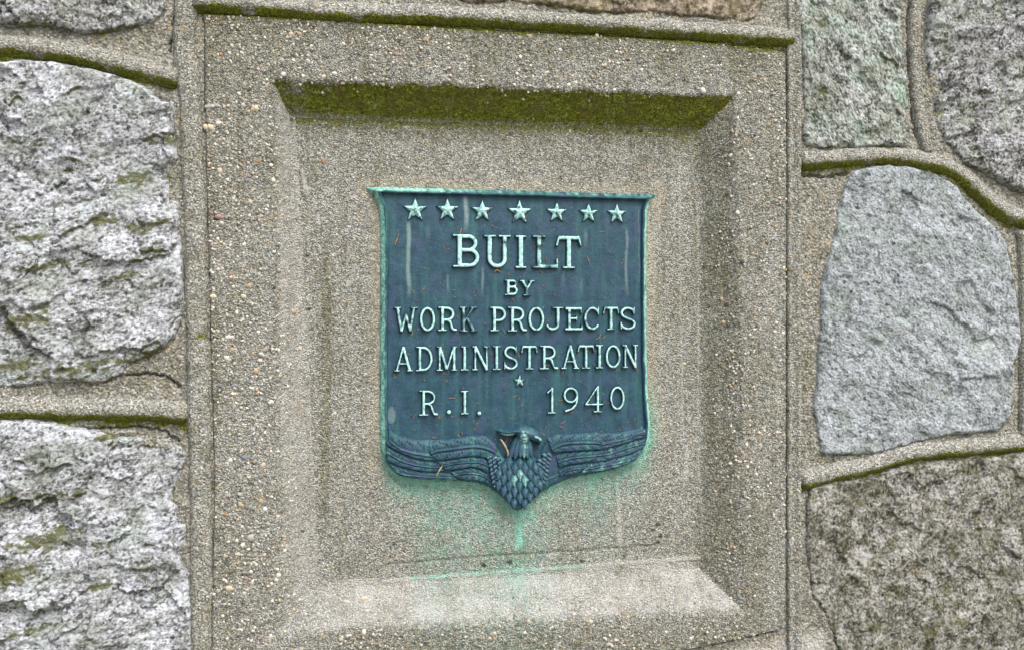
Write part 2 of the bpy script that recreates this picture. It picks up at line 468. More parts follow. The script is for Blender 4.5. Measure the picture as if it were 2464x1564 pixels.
Hm = Hm+5*sstep(30, 4, st_min)-6*sstep(10, 0, np.abs(st_min-1))*np.clip(0.4+1.6*fbm(U/40, V/40, 2, 21), 0, 1)
moss = np.maximum(moss, np.clip(1.5*fbm(U/45, V/38, 3, 31)-0.25, 0, 1)*sstep(25, 4, st_min)*0.9)
zero = np.zeros(U.shape)
qx, qy = proj(U, V, 0)
for cl in ([(428, -60), (422, 30), (412, 90), (408, 125)], [(300, 905), (350, 898), (395, 905), (430, 930)], [(200, 1035), (270, 1030), (340, 1028), (400, 1040), (430, 1060)], [(1938, 420), (1990, 425), (2040, 418)], [(1945, 1180), (2000, 1172), (2060, 1170)], [(2190, 0), (2186, 120), (2196, 230), (2206, 330)]):
    Hm = Hm-14*sstep(4.5, 1, line_dist(np.array(cl, float), qx+7*fbm(U/16, V/16, 3, 33), qy+7*fbm(U/16, V/16, 3, 34)))
pale = sstep(1525, 1560, qy+0.22*(qx-1881))*sstep(1600, 1720, qx)*sstep(2010, 1970, qx)*0.9
moss = moss*(1-pale)
grid_obj('mortar', U, V, Hm, (sp > -6) & (st_min > -22), M_MORTAR, wall,
         {'moss': moss, 'dirt_shade': dirt_shade, 'pale': pale, 'stain': zero, 'halo': zero})

def bead(name, path, profile, mossy, seed, lift=0.0):
    P = smooth_pts(path, max(40, int(np.hypot(*np.diff(np.array(path), axis=0).T).sum()/4)))
    P = up_list(P, 8)
    T = np.gradient(P, axis=0); T /= np.hypot(T[:, 0], T[:, 1])[:, None]
    Nn = np.stack([-T[:, 1], T[:, 0]], 1)
    prof = smooth_pts(np.array(profile, float), 22)
    n, k = len(P), len(prof)
    off = prof[:, 0][None, :]; hh = prof[:, 1][None, :]
    s = np.arange(n)[:, None]*4.0
    sc = 1+0.16*perlin(s/55+0*off, 0*s+0*off+0.3, seed)
    o2 = off*sc+1.4*fbm(s/30+0*off, off/20+0*s, 3, seed+2)
    uu = P[:, 0][:, None]+Nn[:, 0][:, None]*o2
    vv = P[:, 1][:, None]+Nn[:, 1][:, None]*o2
    h2 = hh*sc+lift+1.5*fbm(uu/22, vv/22, 3, seed+4)+1.1*perlin(uu/5, vv/5, seed+6)
    dend = np.minimum(s, (n-1)*4.0-s)
    h2 = h2-26*sstep(16, 0, dend)-0*off
    m = np.zeros((n, k)); d = np.zeros((n, k))
    if mossy:
        m = sstep(3, -9, off+6*fbm(uu/22, vv/22, 3, seed+8)+4*perlin(uu/6, vv/6, seed+10))*np.ones((n, k))*np.clip(0.80+1.0*fbm(uu/70, vv/70, 3, seed+11), 0.25, 1)
        d = sstep(14, -2, off)*0.45*np.ones((n, k))
    else:
        d = np.clip(0.3+1.2*fbm(uu/60, vv/60, 3, seed+9), 0, 1)*0.75
        m = np.clip(1.4*fbm(uu/50, vv/50, 3, seed+12)-0.45, 0, 1)
    idx = np.arange(n*k).reshape(n, k)
    q = np.stack([idx[:-1, :-1].ravel(), idx[:-1, 1:].ravel(), idx[1:, 1:].ravel(), idx[1:, :-1].ravel()], 1)
    # orientation: outward is towards the viewer
    a, b_, c_ = [np.array([uu.ravel()[i], vv.ravel()[i]]) for i in q[len(q)//2][:3]]
    if (b_-a)[0]*(c_-a)[1]-(b_-a)[1]*(c_-a)[0] < 0: q = q[:, ::-1]
    z = np.zeros(n*k)
    return make_obj(name, np.stack([uu.ravel(), vv.ravel(), h2.ravel()], 1), q, M_BEAD, wall,
                    {'moss': m.ravel(), 'dirt_shade': d.ravel(), 'pale': z, 'stain': z, 'halo': z})

HPROF = [(40, -12), (31, -2), (23, 8), (13, 14), (4, 17), (-3, 16), (-9, 12), (-15, 4), (-20, -6), (-23, -20)]
for i, b in enumerate(H_BEADS):
    hp = HPROF if i != 2 else [(a*0.95, c) for a, c in HPROF]
    bead('mortar_bead', b, hp, True, 40+i*5)
for i, (b, w, hg) in enumerate(V_BEADS):
    vp = [(-w-2, -16), (-w, -3), (-0.7*w, hg*0.7), (-0.3*w, hg), (0.3*w, hg), (0.7*w, hg*0.7), (w, -3), (w+2, -16)]
    if i == 1: vp = [(-20, -16), (-18, -2), (-15, 5), (-10, 4), (-4, 1), (4, 5), (11, 9), (16, 7), (19, -3), (21, -16)]
    bead('mortar_bead', b, vp, False, 80+i*5)

def stone(key, mat, P, lab, seed):
    step = 3.0
    lo = P.min(0)-8; hi = P.max(0)+8
    U, V = grid(lo[0], hi[0], lo[1], hi[1], step)
    sd = poly_sdf(P, U, V)+3.0*fbm(U/24, V/24, 3, seed)
    ins = -sd
    big = fbm(U/210, V/170, 3, seed+1)
    if key in ('S1', 'S2', 'S0', 'SR2'):
        # split face: outward slopes broken off along wandering ledges
        ph = (V-0.26*U+75*fbm(U/150, V/120, 4, seed+2))/105.0
        saw = ph-np.floor(ph)
        ledge = 1-saw; ledge = np.where(saw < 0.14, saw/0.14, 1-(saw-0.14)/0.86)
        ph2 = (V-0.35*U+34*fbm(U/60, V/50, 3, seed+7))/38.0
        s2 = ph2-np.floor(ph2); led2 = np.where(s2 < 0.2, s2/0.2, 1-(s2-0.2)/0.8)
        msk = sstep(-0.15, 0.3, fbm(U/160, V/130, 2, seed+3))
        msk2 = sstep(-0.1, 0.35, fbm(U/70, V/60, 2, seed+4))
        wu = U+22*fbm(U/45, V/45, 3, seed+13); wv_ = V+22*fbm(U/45, V/45, 3, seed+14)
        fc_ = 17*facets((wu+0.2*wv_)/230, (wv_-0.2*wu)/160, seed+5)+9*facets((wu+0.4*wv_)/120, (wv_-0.3*wu)/75, seed)+5*facets((wu+0.3*wv_)/48, (wv_-0.3*wu)/30, seed+3)
        H = 12+13*big+fc_+6*ledge*msk+1.8*led2*msk2+3.5*fbm(U/40, V/30, 3, seed+5)+2.6*fbm(U/11, V/9, 3, seed+6)+1.6*perlin(U/5, V/5, seed+8)
    elif key == 'SR1':
        ph = (V*0.75+U*0.8+30*fbm(U/110, V/110, 3, seed+2))/120.0
        saw = ph-np.floor(ph); ledge = np.where(saw < 0.1, saw/0.1, 1-(saw-0.1)/0.9)
        r = (U*0.64+V*0.77); q = (-U*0.77+V*0.64)
        H = 8+9*big+9*ledge*sstep(-0.2, 0.3, fbm(U/120, V/120, 2, seed+3))+6*facets((r+18*fbm(U/50, V/50, 2, seed+11))/60, (q+18*fbm(U/50, V/50, 2, seed+12))/95, seed)+5*fbm(r/40, q/60, 4, seed+5)+2.2*fbm(r/10, q/12, 3, seed+6)+1.4*perlin(U/5, V/5, seed+8)
    elif key == 'SR3':
        r = (U*0.8-V*0.6); q = (U*0.6+V*0.8)
        H = 10+10*big+6*facets((r+20*fbm(U/60, V/60, 2, seed+11))/130, (q+20*fbm(U/60, V/60, 2, seed+12))/80, seed)+5.5*fbm(r/70, q/34, 3, seed+5)+1.7*fbm(r/13, q/9, 4, seed+6)+0.9*perlin(U/5, V/5, seed+8)
    else:
        H = 8+14*big+7*facets((U+25*fbm(U/50, V/50, 3, seed+11))/90, (V+25*fbm(U/50, V/50, 3, seed+12))/80, seed)+4*fbm(U/48, V/48, 4, seed+5)+3.0*np.abs(fbm(U/18, V/24, 3, seed+6))*2+1.7*perlin(U/5.5, V/5.5, seed+8)
    edge = sstep(0, 10+30*np.clip(fbm(U/70, V/70, 2, seed+15), 0, 1), ins)
    H = H*(0.55+0.45*edge)-30*sstep(3, -6, ins)
    gy = np.gradient(H, step, axis=0)                    # rising upwards = face looks down
    from_below = sstep(0.35, 1.1, gy)
    mz = fbm(U/85, V/60, 3, seed+9)
    amt = {'S1': 1.0, 'S2': 0.9, 'S0': 0.75, 'SR1': 0.95, 'SR2': 0.6, 'SR3': 0.12, 'SR4': 0.85, 'ST': 0.7}[key]
    mossa = np.clip(from_below*(0.5+1.6*mz)*1.0+np.clip(2.0*mz-0.62, 0, 1)*0.9, 0, 1)*amt
    if key == 'S1':
        for cx, cy, rx, ry in [(60, 770, 75, 26), (330, 428, 52, 18), (190, 885, 130, 16), (250, 530, 34, 16), (360, 545, 55, 18), (30, 880, 60, 18), (130, 640, 55, 12), (310, 665, 40, 12), (70, 575, 40, 12)]:
            uu, vv = unproj(cx, cy, 15)
            mossa = np.maximum(mossa, 0.85*sstep(1.5, 0.2, np.hypot((U-uu)/rx, (V-vv-0.18*(U-uu))/ry)+1.1*fbm(U/26, V/13, 4, 5)))
    if key == 'S2':
        for cx, cy, rx, ry in [(155, 1192, 52, 12), (20, 1198, 50, 12), (110, 1300, 75, 26), (310, 1040, 90, 9), (25, 1385, 65, 22), (235, 1415, 30, 9), (60, 1525, 70, 12)]:
            uu, vv = unproj(cx, cy, 15)
            mossa = np.maximum(mossa, 0.85*sstep(1.5, 0.2, np.hypot((U-uu)/rx, (V-vv-0.2*(U-uu))/ry)+1.1*fbm(U/26, V/13, 4, 5)))
    dirt_shade = np.clip(0.15+1.3*fbm(U/95, V/75, 3, seed+10), 0, 1)*(0.75 if key != 'SR3' else 0.35)
    return grid_obj('stone', U, V, H, sd < 7, mat, wall, {'moss': mossa, 'dirt_shade': dirt_shade}, label=lab)

for i, (k, m, P, lab) in enumerate(STONES):
    stone(k, m, P, lab, 100+i*17)

# ------------------------------------------------------------------ the concrete panel with its recess
panel = thing('concrete_panel', 'grey pebbly concrete block with a sunken panel, its upper slope green with moss', 'panel', 1200, 1564)
RO = up_list([(652, 190), (1772, 232), (1800, 1478), (668, 1530)], 0)       # outer edge of the bevel: TL TR BR BL
RI = up_list([(722, 290), (1652, 322), (1640, 1330), (786, 1380)], -D)      # foot of the bevel
_PROF = {0: ([0, .96, 1], [0, .985, 1]), 1: ([0, .70, 1], [0, .93, 1]), 2: ([0, .74, 1], [0, .94, 1]), 3: ([0, .62, 1], [0, .93, 1])}

def edge_lin(A, B, u, v):
    ex, ey = B-A; L = math.hypot(ex, ey)
    return -((u-A[0])*(-ey)+(v-A[1])*ex)/L          # positive to the right of A->B: inside for a clockwise outline

def panel_height(u, v, rough=True):
    tmin = np.full(u.shape, 9.0)
    per = []
    wob = 5*fbm(u/38, v/38, 3, 61)+3.0*perlin(u/9, v/9, 63) if rough else 0
    for i in range(4):
        a = edge_lin(RO[i], RO[(i+1) % 4], u, v)+(3 if i == 0 else -2)+wob*(1.6 if i == 0 else 0.9)
        b = edge_lin(RI[i], RI[(i+1) % 4], u, v)
        t = np.clip(a/np.maximum(a-b, 1e-3), 0, 1)
        t = np.where(b > 0, 1.0, t)
        p = np.interp(t, *_PROF[i])
        per.append(p)
    per = np.stack(per)
    tm = per.min(0)
    return -D*tm, per, tm

u0, v0 = PANEL.min(0)-6; u1, v1 = PANEL.max(0)+6
U, V = grid(u0, u1, v0, v1, 3.0)
sd = poly_sdf(PANEL, U, V)
Hb, per, tm = panel_height(U, V)
inner = sstep(0.5, 1.0, tm)
agg = sstep(0.0, 0.25, 0.35+0.9*fbm(U/120, V/160, 3, 71)+0.35*(1-sstep(-600, 500, U))) * (1-0.75*inner)
w1, wv = worley(U/9.0, V/9.0, 3)
w2, wv2 = worley(U/17.0, V/17.0, 5)
H = Hb+2.6*fbm(U/70, V/70, 3, 72)*(1-0.6*inner)+(1.6-0.7*inner)*fbm(U/16, V/16, 3, 73)+(1.5-0.6*inner)*perlin(U/5, V/5, 74)
H += agg*(3.2*np.clip(0.55-w1, 0, 1)*wv*2+4.0*np.clip(0.5-w2, 0, 1)*(wv2 > 0.6))
pits, pv_ = worley(U/34.0, V/34.0, 9)
H -= 6*np.clip(0.16-pits, 0, 1)/0.16*(pv_ > 0.55)*(1-0.4*inner)
H -= 30*sstep(9, -4, -sd)
qx, qy = proj(U, V, H)
# pits and little air holes
for (x, y, r) in [(740, 617, 5), (743, 745, 5), (658, 694, 5), (1582, 1265, 7), (1590, 1292, 5), (1571, 1276, 6), (1225, 1356, 9), (1163, 1363, 8), (1400, 1352, 7), (1583, 1306, 6), (1785, 636, 8), (727, 1280, 5), (520, 525, 9), (1510, 321, 4), (1542, 316, 4)]:
    dd = np.hypot(qx-x, qy-y)
    H -= 9*sstep(r, r*0.3, dd)
# cement runs: thin smooth dribbles; pale bevel-edge lines further down
pale = np.zeros(U.shape)
def run(pts, w, hgt, amt=1.0):
    global H, pale
    d = line_dist(np.array(pts, float), qx, qy)
    ww = w*(0.75+0.5*sstep(pts[0][1], pts[-1][1], qy))
    m = sstep(ww, ww*0.35, d)
    H = H+hgt*m; pale = np.maximum(pale, m*amt)
run([(727, 412), (731, 440), (738, 466)], 9, 5, 0.8)
run([(737, 553), (736, 560)], 9, 3, 0.7)
run([(741, 716), (741, 722)], 7, 3, 0.7)
run([(742, 756), (742, 760)], 6, 2, 0.7)
run([(1634, 380), (1633, 470)], 5, 2, 0.55)
run([(1640, 890), (1641, 1000), (1644, 1070), (1650, 1120)], 5, 2, 0.6)
run([(1650, 1075), (1652, 1110), (1647, 1150)], 10, 3, 0.75)
run([(1680, 620), (1678, 760), (1680, 880)], 4, 1.5, 0.4)
run([(1484, 1155), (1488, 1215), (1490, 1310)], 9, 2, 0.7)
pale = pale*(0.85+0.5*fbm(U/14, V/14, 2, 77))
run([(748, 300), (743, 500), (741, 800), (744, 1100), (752, 1330)], 4, 1.5, 0.4)  # from here on, pale lines along bevel edges to make them crisper
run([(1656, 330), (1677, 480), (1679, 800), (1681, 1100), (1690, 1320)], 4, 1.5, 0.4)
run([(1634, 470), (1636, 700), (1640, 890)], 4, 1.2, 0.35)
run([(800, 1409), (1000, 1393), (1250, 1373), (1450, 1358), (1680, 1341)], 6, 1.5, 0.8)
pale = np.maximum(pale, 0.42*((np.argmin(per, 0) == 3) & (per[3] < 0.97))*sstep(0.05, 0.3, per[3]))  # left bevel painted paler, as the side turned to the light
# lower bevel painted paler: lime bloom plus the light its upward slope catches
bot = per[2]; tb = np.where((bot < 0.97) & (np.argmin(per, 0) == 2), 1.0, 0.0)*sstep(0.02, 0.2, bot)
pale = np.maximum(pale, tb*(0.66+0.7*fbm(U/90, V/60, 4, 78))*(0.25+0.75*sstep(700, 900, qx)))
crack = sstep(4, 1, line_dist(np.array([(930, 1358), (1200, 1336), (1300, 1331), (1450, 1320), (1590, 1311)], float), qx, qy))
H -= 3.5*crack
# moss on the upper bevel
top = per[0]
wobm = 0.28*fbm(U/45, V/30, 4, 81)+0.10*perlin(U/7, V/7, 82)
side = np.minimum(per[1], per[3])
moss = sstep(0.0, 0.10, top+0.12*wobm)*(0.55+0.45*sstep(1.0, 0.72, top+0.3*wobm))*(top < 0.9999)*sstep(-0.03, 0.05, side-top+0.06)
moss = moss*(0.74+1.0*wobm)*(0.75+0.25*sstep(660, 900, qx))
yt = np.interp(qx, [478, 598, 820, 1000, 1197, 1486, 1700, 1823, 1897], [26, 32, 44, 56, 68, 82, 97, 110, 118])
moss = np.maximum(moss, sstep(24, 3, qy-yt+14*wobm)*0.75)
moss = np.maximum(moss, sstep(1700, 1660, qx)*sstep(1600, 1640, qx)*sstep(385, 325, qy)*sstep(300, 325, qy)*0.45)
# grime: olive tint in the upper left, along the edges, in runs; painted shade joins it below
dirt_shade = 0.55*sstep(330, 60, qy)*sstep(900, 480, qx)+0.4*sstep(90, 10, qx-490)*sstep(1564, 0, qy)+0.55*sstep(110, 5, qy-yt)
dirt_shade += np.clip(0.1+1.1*fbm(U/120, V/150, 4, 84), 0, 1)*0.45
dirt_shade += np.clip(0.9*fbm(U/26, V/330, 4, 88), 0, 0.5)+np.clip(0.8*fbm(U/30, V/26, 3, 89)-0.1, 0, 0.4)*0.7
dirt_shade += 0.55*sstep(0.05, 0.4, per[1])*sstep(1.0, 0.75, per[1])*(np.argmin(per, 0) == 1)  # shade of the right bevel, painted in as darker tone
dirt_shade += 0.5*sstep(1700, 1760, qx)*sstep(1860, 1800, qx)*np.clip(0.4+fbm(U/40, V/90, 3, 87), 0, 1)
dirt_shade += 0.8*sstep(20, 1, np.abs(qx-782))*sstep(500, 700, qy)*sstep(1340, 1200, qy)  # painted shade along the crease at the left bevel's foot
dirt_shade += 0.5*sstep(1480, 1560, qy+10*wobm)*sstep(700, 900, qx)
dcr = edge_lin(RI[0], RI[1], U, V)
dirt_shade += 0.85*sstep(62, -4, dcr+14*wobm)*sstep(-8, 0, dcr)*(tm > 0.9)
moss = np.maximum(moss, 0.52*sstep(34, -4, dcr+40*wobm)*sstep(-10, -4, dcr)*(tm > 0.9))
dirt_shade = np.clip(dirt_shade, 0, 1)*(1-np.clip(pale, 0, 1)*0.8)
# verdigris washed out of the plaque
bx = [915, 926, 940, 970, 1015, 1091, 1136, 1166, 1187, 1211, 1235, 1249, 1262, 1280, 1301, 1325, 1356, 1407, 1452, 1497, 1527, 1551, 1562]
by = [1090, 1107, 1131, 1146, 1154, 1155, 1157, 1164, 1179, 1200, 1220, 1226, 1218, 1197, 1176, 1161, 1148, 1139, 1128, 1116, 1101, 1086, 1060]
yb = np.interp(qx, bx, by); s = qy-yb
wn_ = fbm(U/26, V/40, 4, 91); wn2 = fbm(U/9, V/60, 3, 93)
inx = sstep(905, 935, qx)*sstep(1585, 1555, qx)
stain = inx*np.where(s > -30, 1.0, 0)*(np.exp(-np.maximum(s, 0)/(40+26*wn_))*1.15)
stain = np.maximum(stain, inx*(s > 0)*sstep(965, 1040, qx)*sstep(1400, 1270, qx)*np.exp(-np.maximum(s, 0)/190)*(0.60+0.6*wn_+0.5*wn2))
stain = np.maximum(stain, sstep(24, 4, np.abs(qx-1250+6*wn_))*sstep(1345, 1310, qy)*(s > -10)*(0.85+0.5*wn2))
stain = np.maximum(stain, sstep(42, 10, np.abs(qx-1250+10*wn_))*sstep(1345, 1230, qy)*(s > -10)*(0.5+0.8*wn2))
stain = np.maximum(stain, sstep(70, 20, np.abs(qx-1440+8*wn_))*(s > 0)*np.exp(-np.maximum(s, 0)/75)*(0.9+0.8*wn2))
stain = np.maximum(stain, 1.3*sstep(6, 1, line_dist(np.array([(990, 1392), (1100, 1380), (1250, 1372), (1400, 1360)], float), qx, qy))*(0.55+0.8*wn_))
stain = np.maximum(stain, sstep(60, 10, np.abs(qx-1240))*sstep(1330, 1345, qy)*sstep(1520, 1380, qy)*(0.45+0.6*wn2))
stain = np.maximum(stain, sstep(20, 4, np.abs(qx-1572))*sstep(900, 1000, qy)*sstep(1110, 1050, qy)*0.45)
crust = inx*(s > -12)*sstep(15+16*wn_, 2, s)
H += 4*np.clip(crust*(0.5+1.2*fbm(U/7, V/7, 2, 95)), 0, 1)
stain = np.maximum(stain, crust*1.1)
stain = np.clip(stain, 0, 1)
# cream halo of leached lime around the plaque
PLQ_PX = [(880, 451), (898, 452), (930, 450), (1000, 453), (1150, 456), (1300, 460), (1450, 465), (1580, 468), (1572, 477), (1563, 490), (1558, 510), (1556, 560), (1556, 700), (1557, 860), (1560, 950), (1564, 1000), (1566, 1020), (1562, 1055),
          (1551, 1087), (1527, 1102), (1497, 1116), (1452, 1128), (1407, 1138), (1356, 1148), (1325, 1160), (1301, 1175), (1280, 1195), (1262, 1216), (1249, 1226), (1235, 1219), (1211, 1198), (1187, 1178), (1166, 1163), (1136, 1156), (1091, 1154),
          (1015, 1153), (970, 1145), (940, 1130), (926, 1108), (917, 1080), (914, 1000), (914, 900), (915, 800), (916, 700), (916, 600), (915, 530), (911, 500), (903, 478), (893, 464)]
dpl = poly_sdf(np.array(PLQ_PX, float), qx, qy)
halo = sstep(45+18*wn_, 4, dpl)*(s < 10)*(0.7+0.5*wn_)*sstep(0.9, 1.0, tm)
halo = np.maximum(halo, sstep(40, 0, np.abs(qx-900))*sstep(1000, 1080, qy)*sstep(1180, 1100, qy)*0.5)
halo = np.clip(halo, 0, 1)*(1-stain)
grid_obj('panel_face', U, V, H, (sd < 8) & ~((dpl < -26) & (tm > 0.99)), M_PANEL, panel, {'moss': moss, 'stain': stain, 'pale': pale, 'dirt_shade': dirt_shade, 'halo': halo})

# exposed sand and pebbles
def ico():
    p = (1+5**0.5)/2
    v = np.array([(-1, p, 0), (1, p, 0), (-1, -p, 0), (1, -p, 0), (0, -1, p), (0, 1, p), (0, -1, -p), (0, 1, -p), (p, 0, -1), (p, 0, 1), (-p, 0, -1), (-p, 0, 1)], float)
    v /= np.linalg.norm(v[0])
    f = np.array([(0, 11, 5), (0, 5, 1), (0, 1, 7), (0, 7, 10), (0, 10, 11), (1, 5, 9), (5, 11, 4), (11, 10, 2), (10, 7, 6), (7, 1, 8),
                  (3, 9, 4), (3, 4, 2), (3, 2, 6), (3, 6, 8), (3, 8, 9), (4, 9, 5), (2, 4, 11), (6, 2, 10), (8, 6, 7), (9, 8, 1)])
    return v, f
IV, IF = ico()
IF = IF[:, ::-1]            # plan axes (u, v, h) are left-handed once turned onto the wall
tg = NT('sand_grain')
gcol = tg.attr('tint', 'Color')
M_GRAIN = tg.done(tg.mix(0.4, gcol, tg.mix(1.0, gcol, tg.cramp(tg.noise(900, 3, 0.6), [(0.3, (0.5, 0.5, 0.5)), (0.7, (1.1, 1.1, 1.1))]), 'MULTIPLY')), 0.7, None, 0.3)
rs = np.random.RandomState(5)
GC = 0.84*np.array([(0.62, 0.60, 0.55), (0.50, 0.48, 0.43), (0.40, 0.38, 0.33), (0.70, 0.68, 0.64), (0.32, 0.30, 0.25), (0.24, 0.22, 0.18), (0.44, 0.36, 0.24), (0.42, 0.27, 0.13), (0.20, 0.21, 0.24), (0.34, 0.22, 0.18)])
GP = np.array([.15, .22, .22, .06, .15, .09, .04, .012, .04, .012])
def grains(n, rmin, rmax, seed):
    rs = np.random.RandomState(seed)
    lo, hi = PANEL.min(0), PANEL.max(0)
    u = rs.uniform(lo[0], hi[0], n); v = rs.uniform(lo[1], hi[1], n)
    h, per, tm = panel_height(u, v, True)
    ok = poly_sdf(PANEL, u, v) < -8
    dens = np.clip(0.50+1.2*fbm(u/120, v/160, 3, 71)+0.25*(u < -480), 0.08, 1)*(1-0.80*sstep(0.35, 0.9, tm))
    dens = np.where((np.argmin(per, 0) == 2) & (per[2] > 0.02), dens*0.5, dens)
    dens = np.where((np.argmin(per, 0) == 0) & (per[0] > 0.12) & (per[0] < 1), 0.02, dens)
    px, py = proj(u, v, h)
    ok &= (rs.rand(n) < dens) & (poly_sdf(np.array(PLQ_PX, float), px, py) > 6)
    ok &= ~((np.abs(px-1250) < 340) & (py > 1090) & (py < 1340))
    u, v, h, tm = u[ok], v[ok], h[ok], tm[ok]
    r = rmin+(rmax-rmin)*rs.rand(len(u))**2.6
    r = r*(1-0.35*sstep(0.3, 0.9, tm))
    return u, v, h, r, rs
u, v, h, r, rs = grains(32000, 1.7, 5.0, 8)
n = len(u)
ax = rs.uniform(0.75, 1.35, (n, 1)); ay = rs.uniform(0.7, 1.1, (n, 1)); an = rs.uniform(0, np.pi, (n, 1))
jit = 1+rs.uniform(-0.22, 0.22, (n, 12))
X = IV[None, :, 0]*ax*jit; Y = IV[None, :, 1]*ay*jit; Zh = IV[None, :, 2]*0.75*jit
co = np.stack([u[:, None]+r[:, None]*(X*np.cos(an)-Y*np.sin(an)), v[:, None]+r[:, None]*(X*np.sin(an)+Y*np.cos(an)), h[:, None]+0.2+r[:, None]*Zh], 2).reshape(-1, 3)
fc = (IF[None]+(np.arange(n)*12)[:, None, None]).reshape(-1, 3)
ci = rs.choice(len(GC), n, p=GP/GP.sum())
tint = np.repeat(GC[ci]*rs.uniform(0.75, 1.1, (n, 1)), 12, 0)
make_obj('sand_grains', co, fc, M_GRAIN, panel, {'tint': tint}, kind='stuff', label='exposed sand and fine gravel in the concrete')

PEB_COL = {'white': (0.52, 0.51, 0.48), 'cream': (0.44, 0.40, 0.31), 'grey': (0.30, 0.30, 0.29), 'tan': (0.34, 0.27, 0.17), 'slate': (0.15, 0.165, 0.20), 'rose': (0.25, 0.17, 0.15), 'orange': (0.28, 0.16, 0.08)}
PEB_M = {}
for k, c in PEB_COL.items():
    t = NT('pebble_'+k)
    PEB_M[k] = t.done(t.mix(t.ramp(t.noise(500, 4, 0.6), 0.35, 0.7, 0, 0.6), c, tuple(x*0.6 for x in c)), 0.65, t.bump(t.noise(900, 3, 0.6), 0.0006, 0.6), 0.3)
def ico2():
    v = [tuple(a) for a in IV]; f = []; cache = {}
    def mid(a, b):
        k = (min(a, b), max(a, b))
        if k not in cache:
            m = (np.array(v[a])+np.array(v[b]))/2; v.append(tuple(m/np.linalg.norm(m))); cache[k] = len(v)-1
        return cache[k]
    for a, b, c in IF:
        x, y, z = mid(a, b), mid(b, c), mid(c, a)
        f += [(a, x, z), (b, y, x), (c, z, y), (x, y, z)]
    return np.array(v), np.array(f)
V2, F2 = ico2()
peb_mesh = {}
def pebble(u, v, h, rx, ry, ang, kind, var):
    key = (kind, var)
    if key not in peb_mesh:
        rr = np.random.RandomState(300+var)
        d = 1+0.10*np.sin(V2 @ rr.normal(0, 2.2, 3)+rr.rand()*6)+0.08*np.sin(V2 @ rr.normal(0, 4, 3))
        P = V2*d[:, None]
        me = bpy.data.meshes.new('pebble')
        me.from_pydata([(a*S, -c*S, b*S) for a, b, c in P], [], [tuple(int(i) for i in q) for q in F2])
        me.polygons.foreach_set('use_smooth', [True]*len(F2))
        me.materials.append(PEB_M[kind]); peb_mesh[key] = me
    o = link(bpy.data.objects.new('pebble', peb_mesh[key]))
    o.parent = panel
    o.location = Vector((u*S, -(h-0.22*ry)*S, Z0+v*S))-Vector(panel.location)
    o.rotation_euler = (0, ang, 0); o.scale = (rx, min(rx, ry)*0.7, ry)
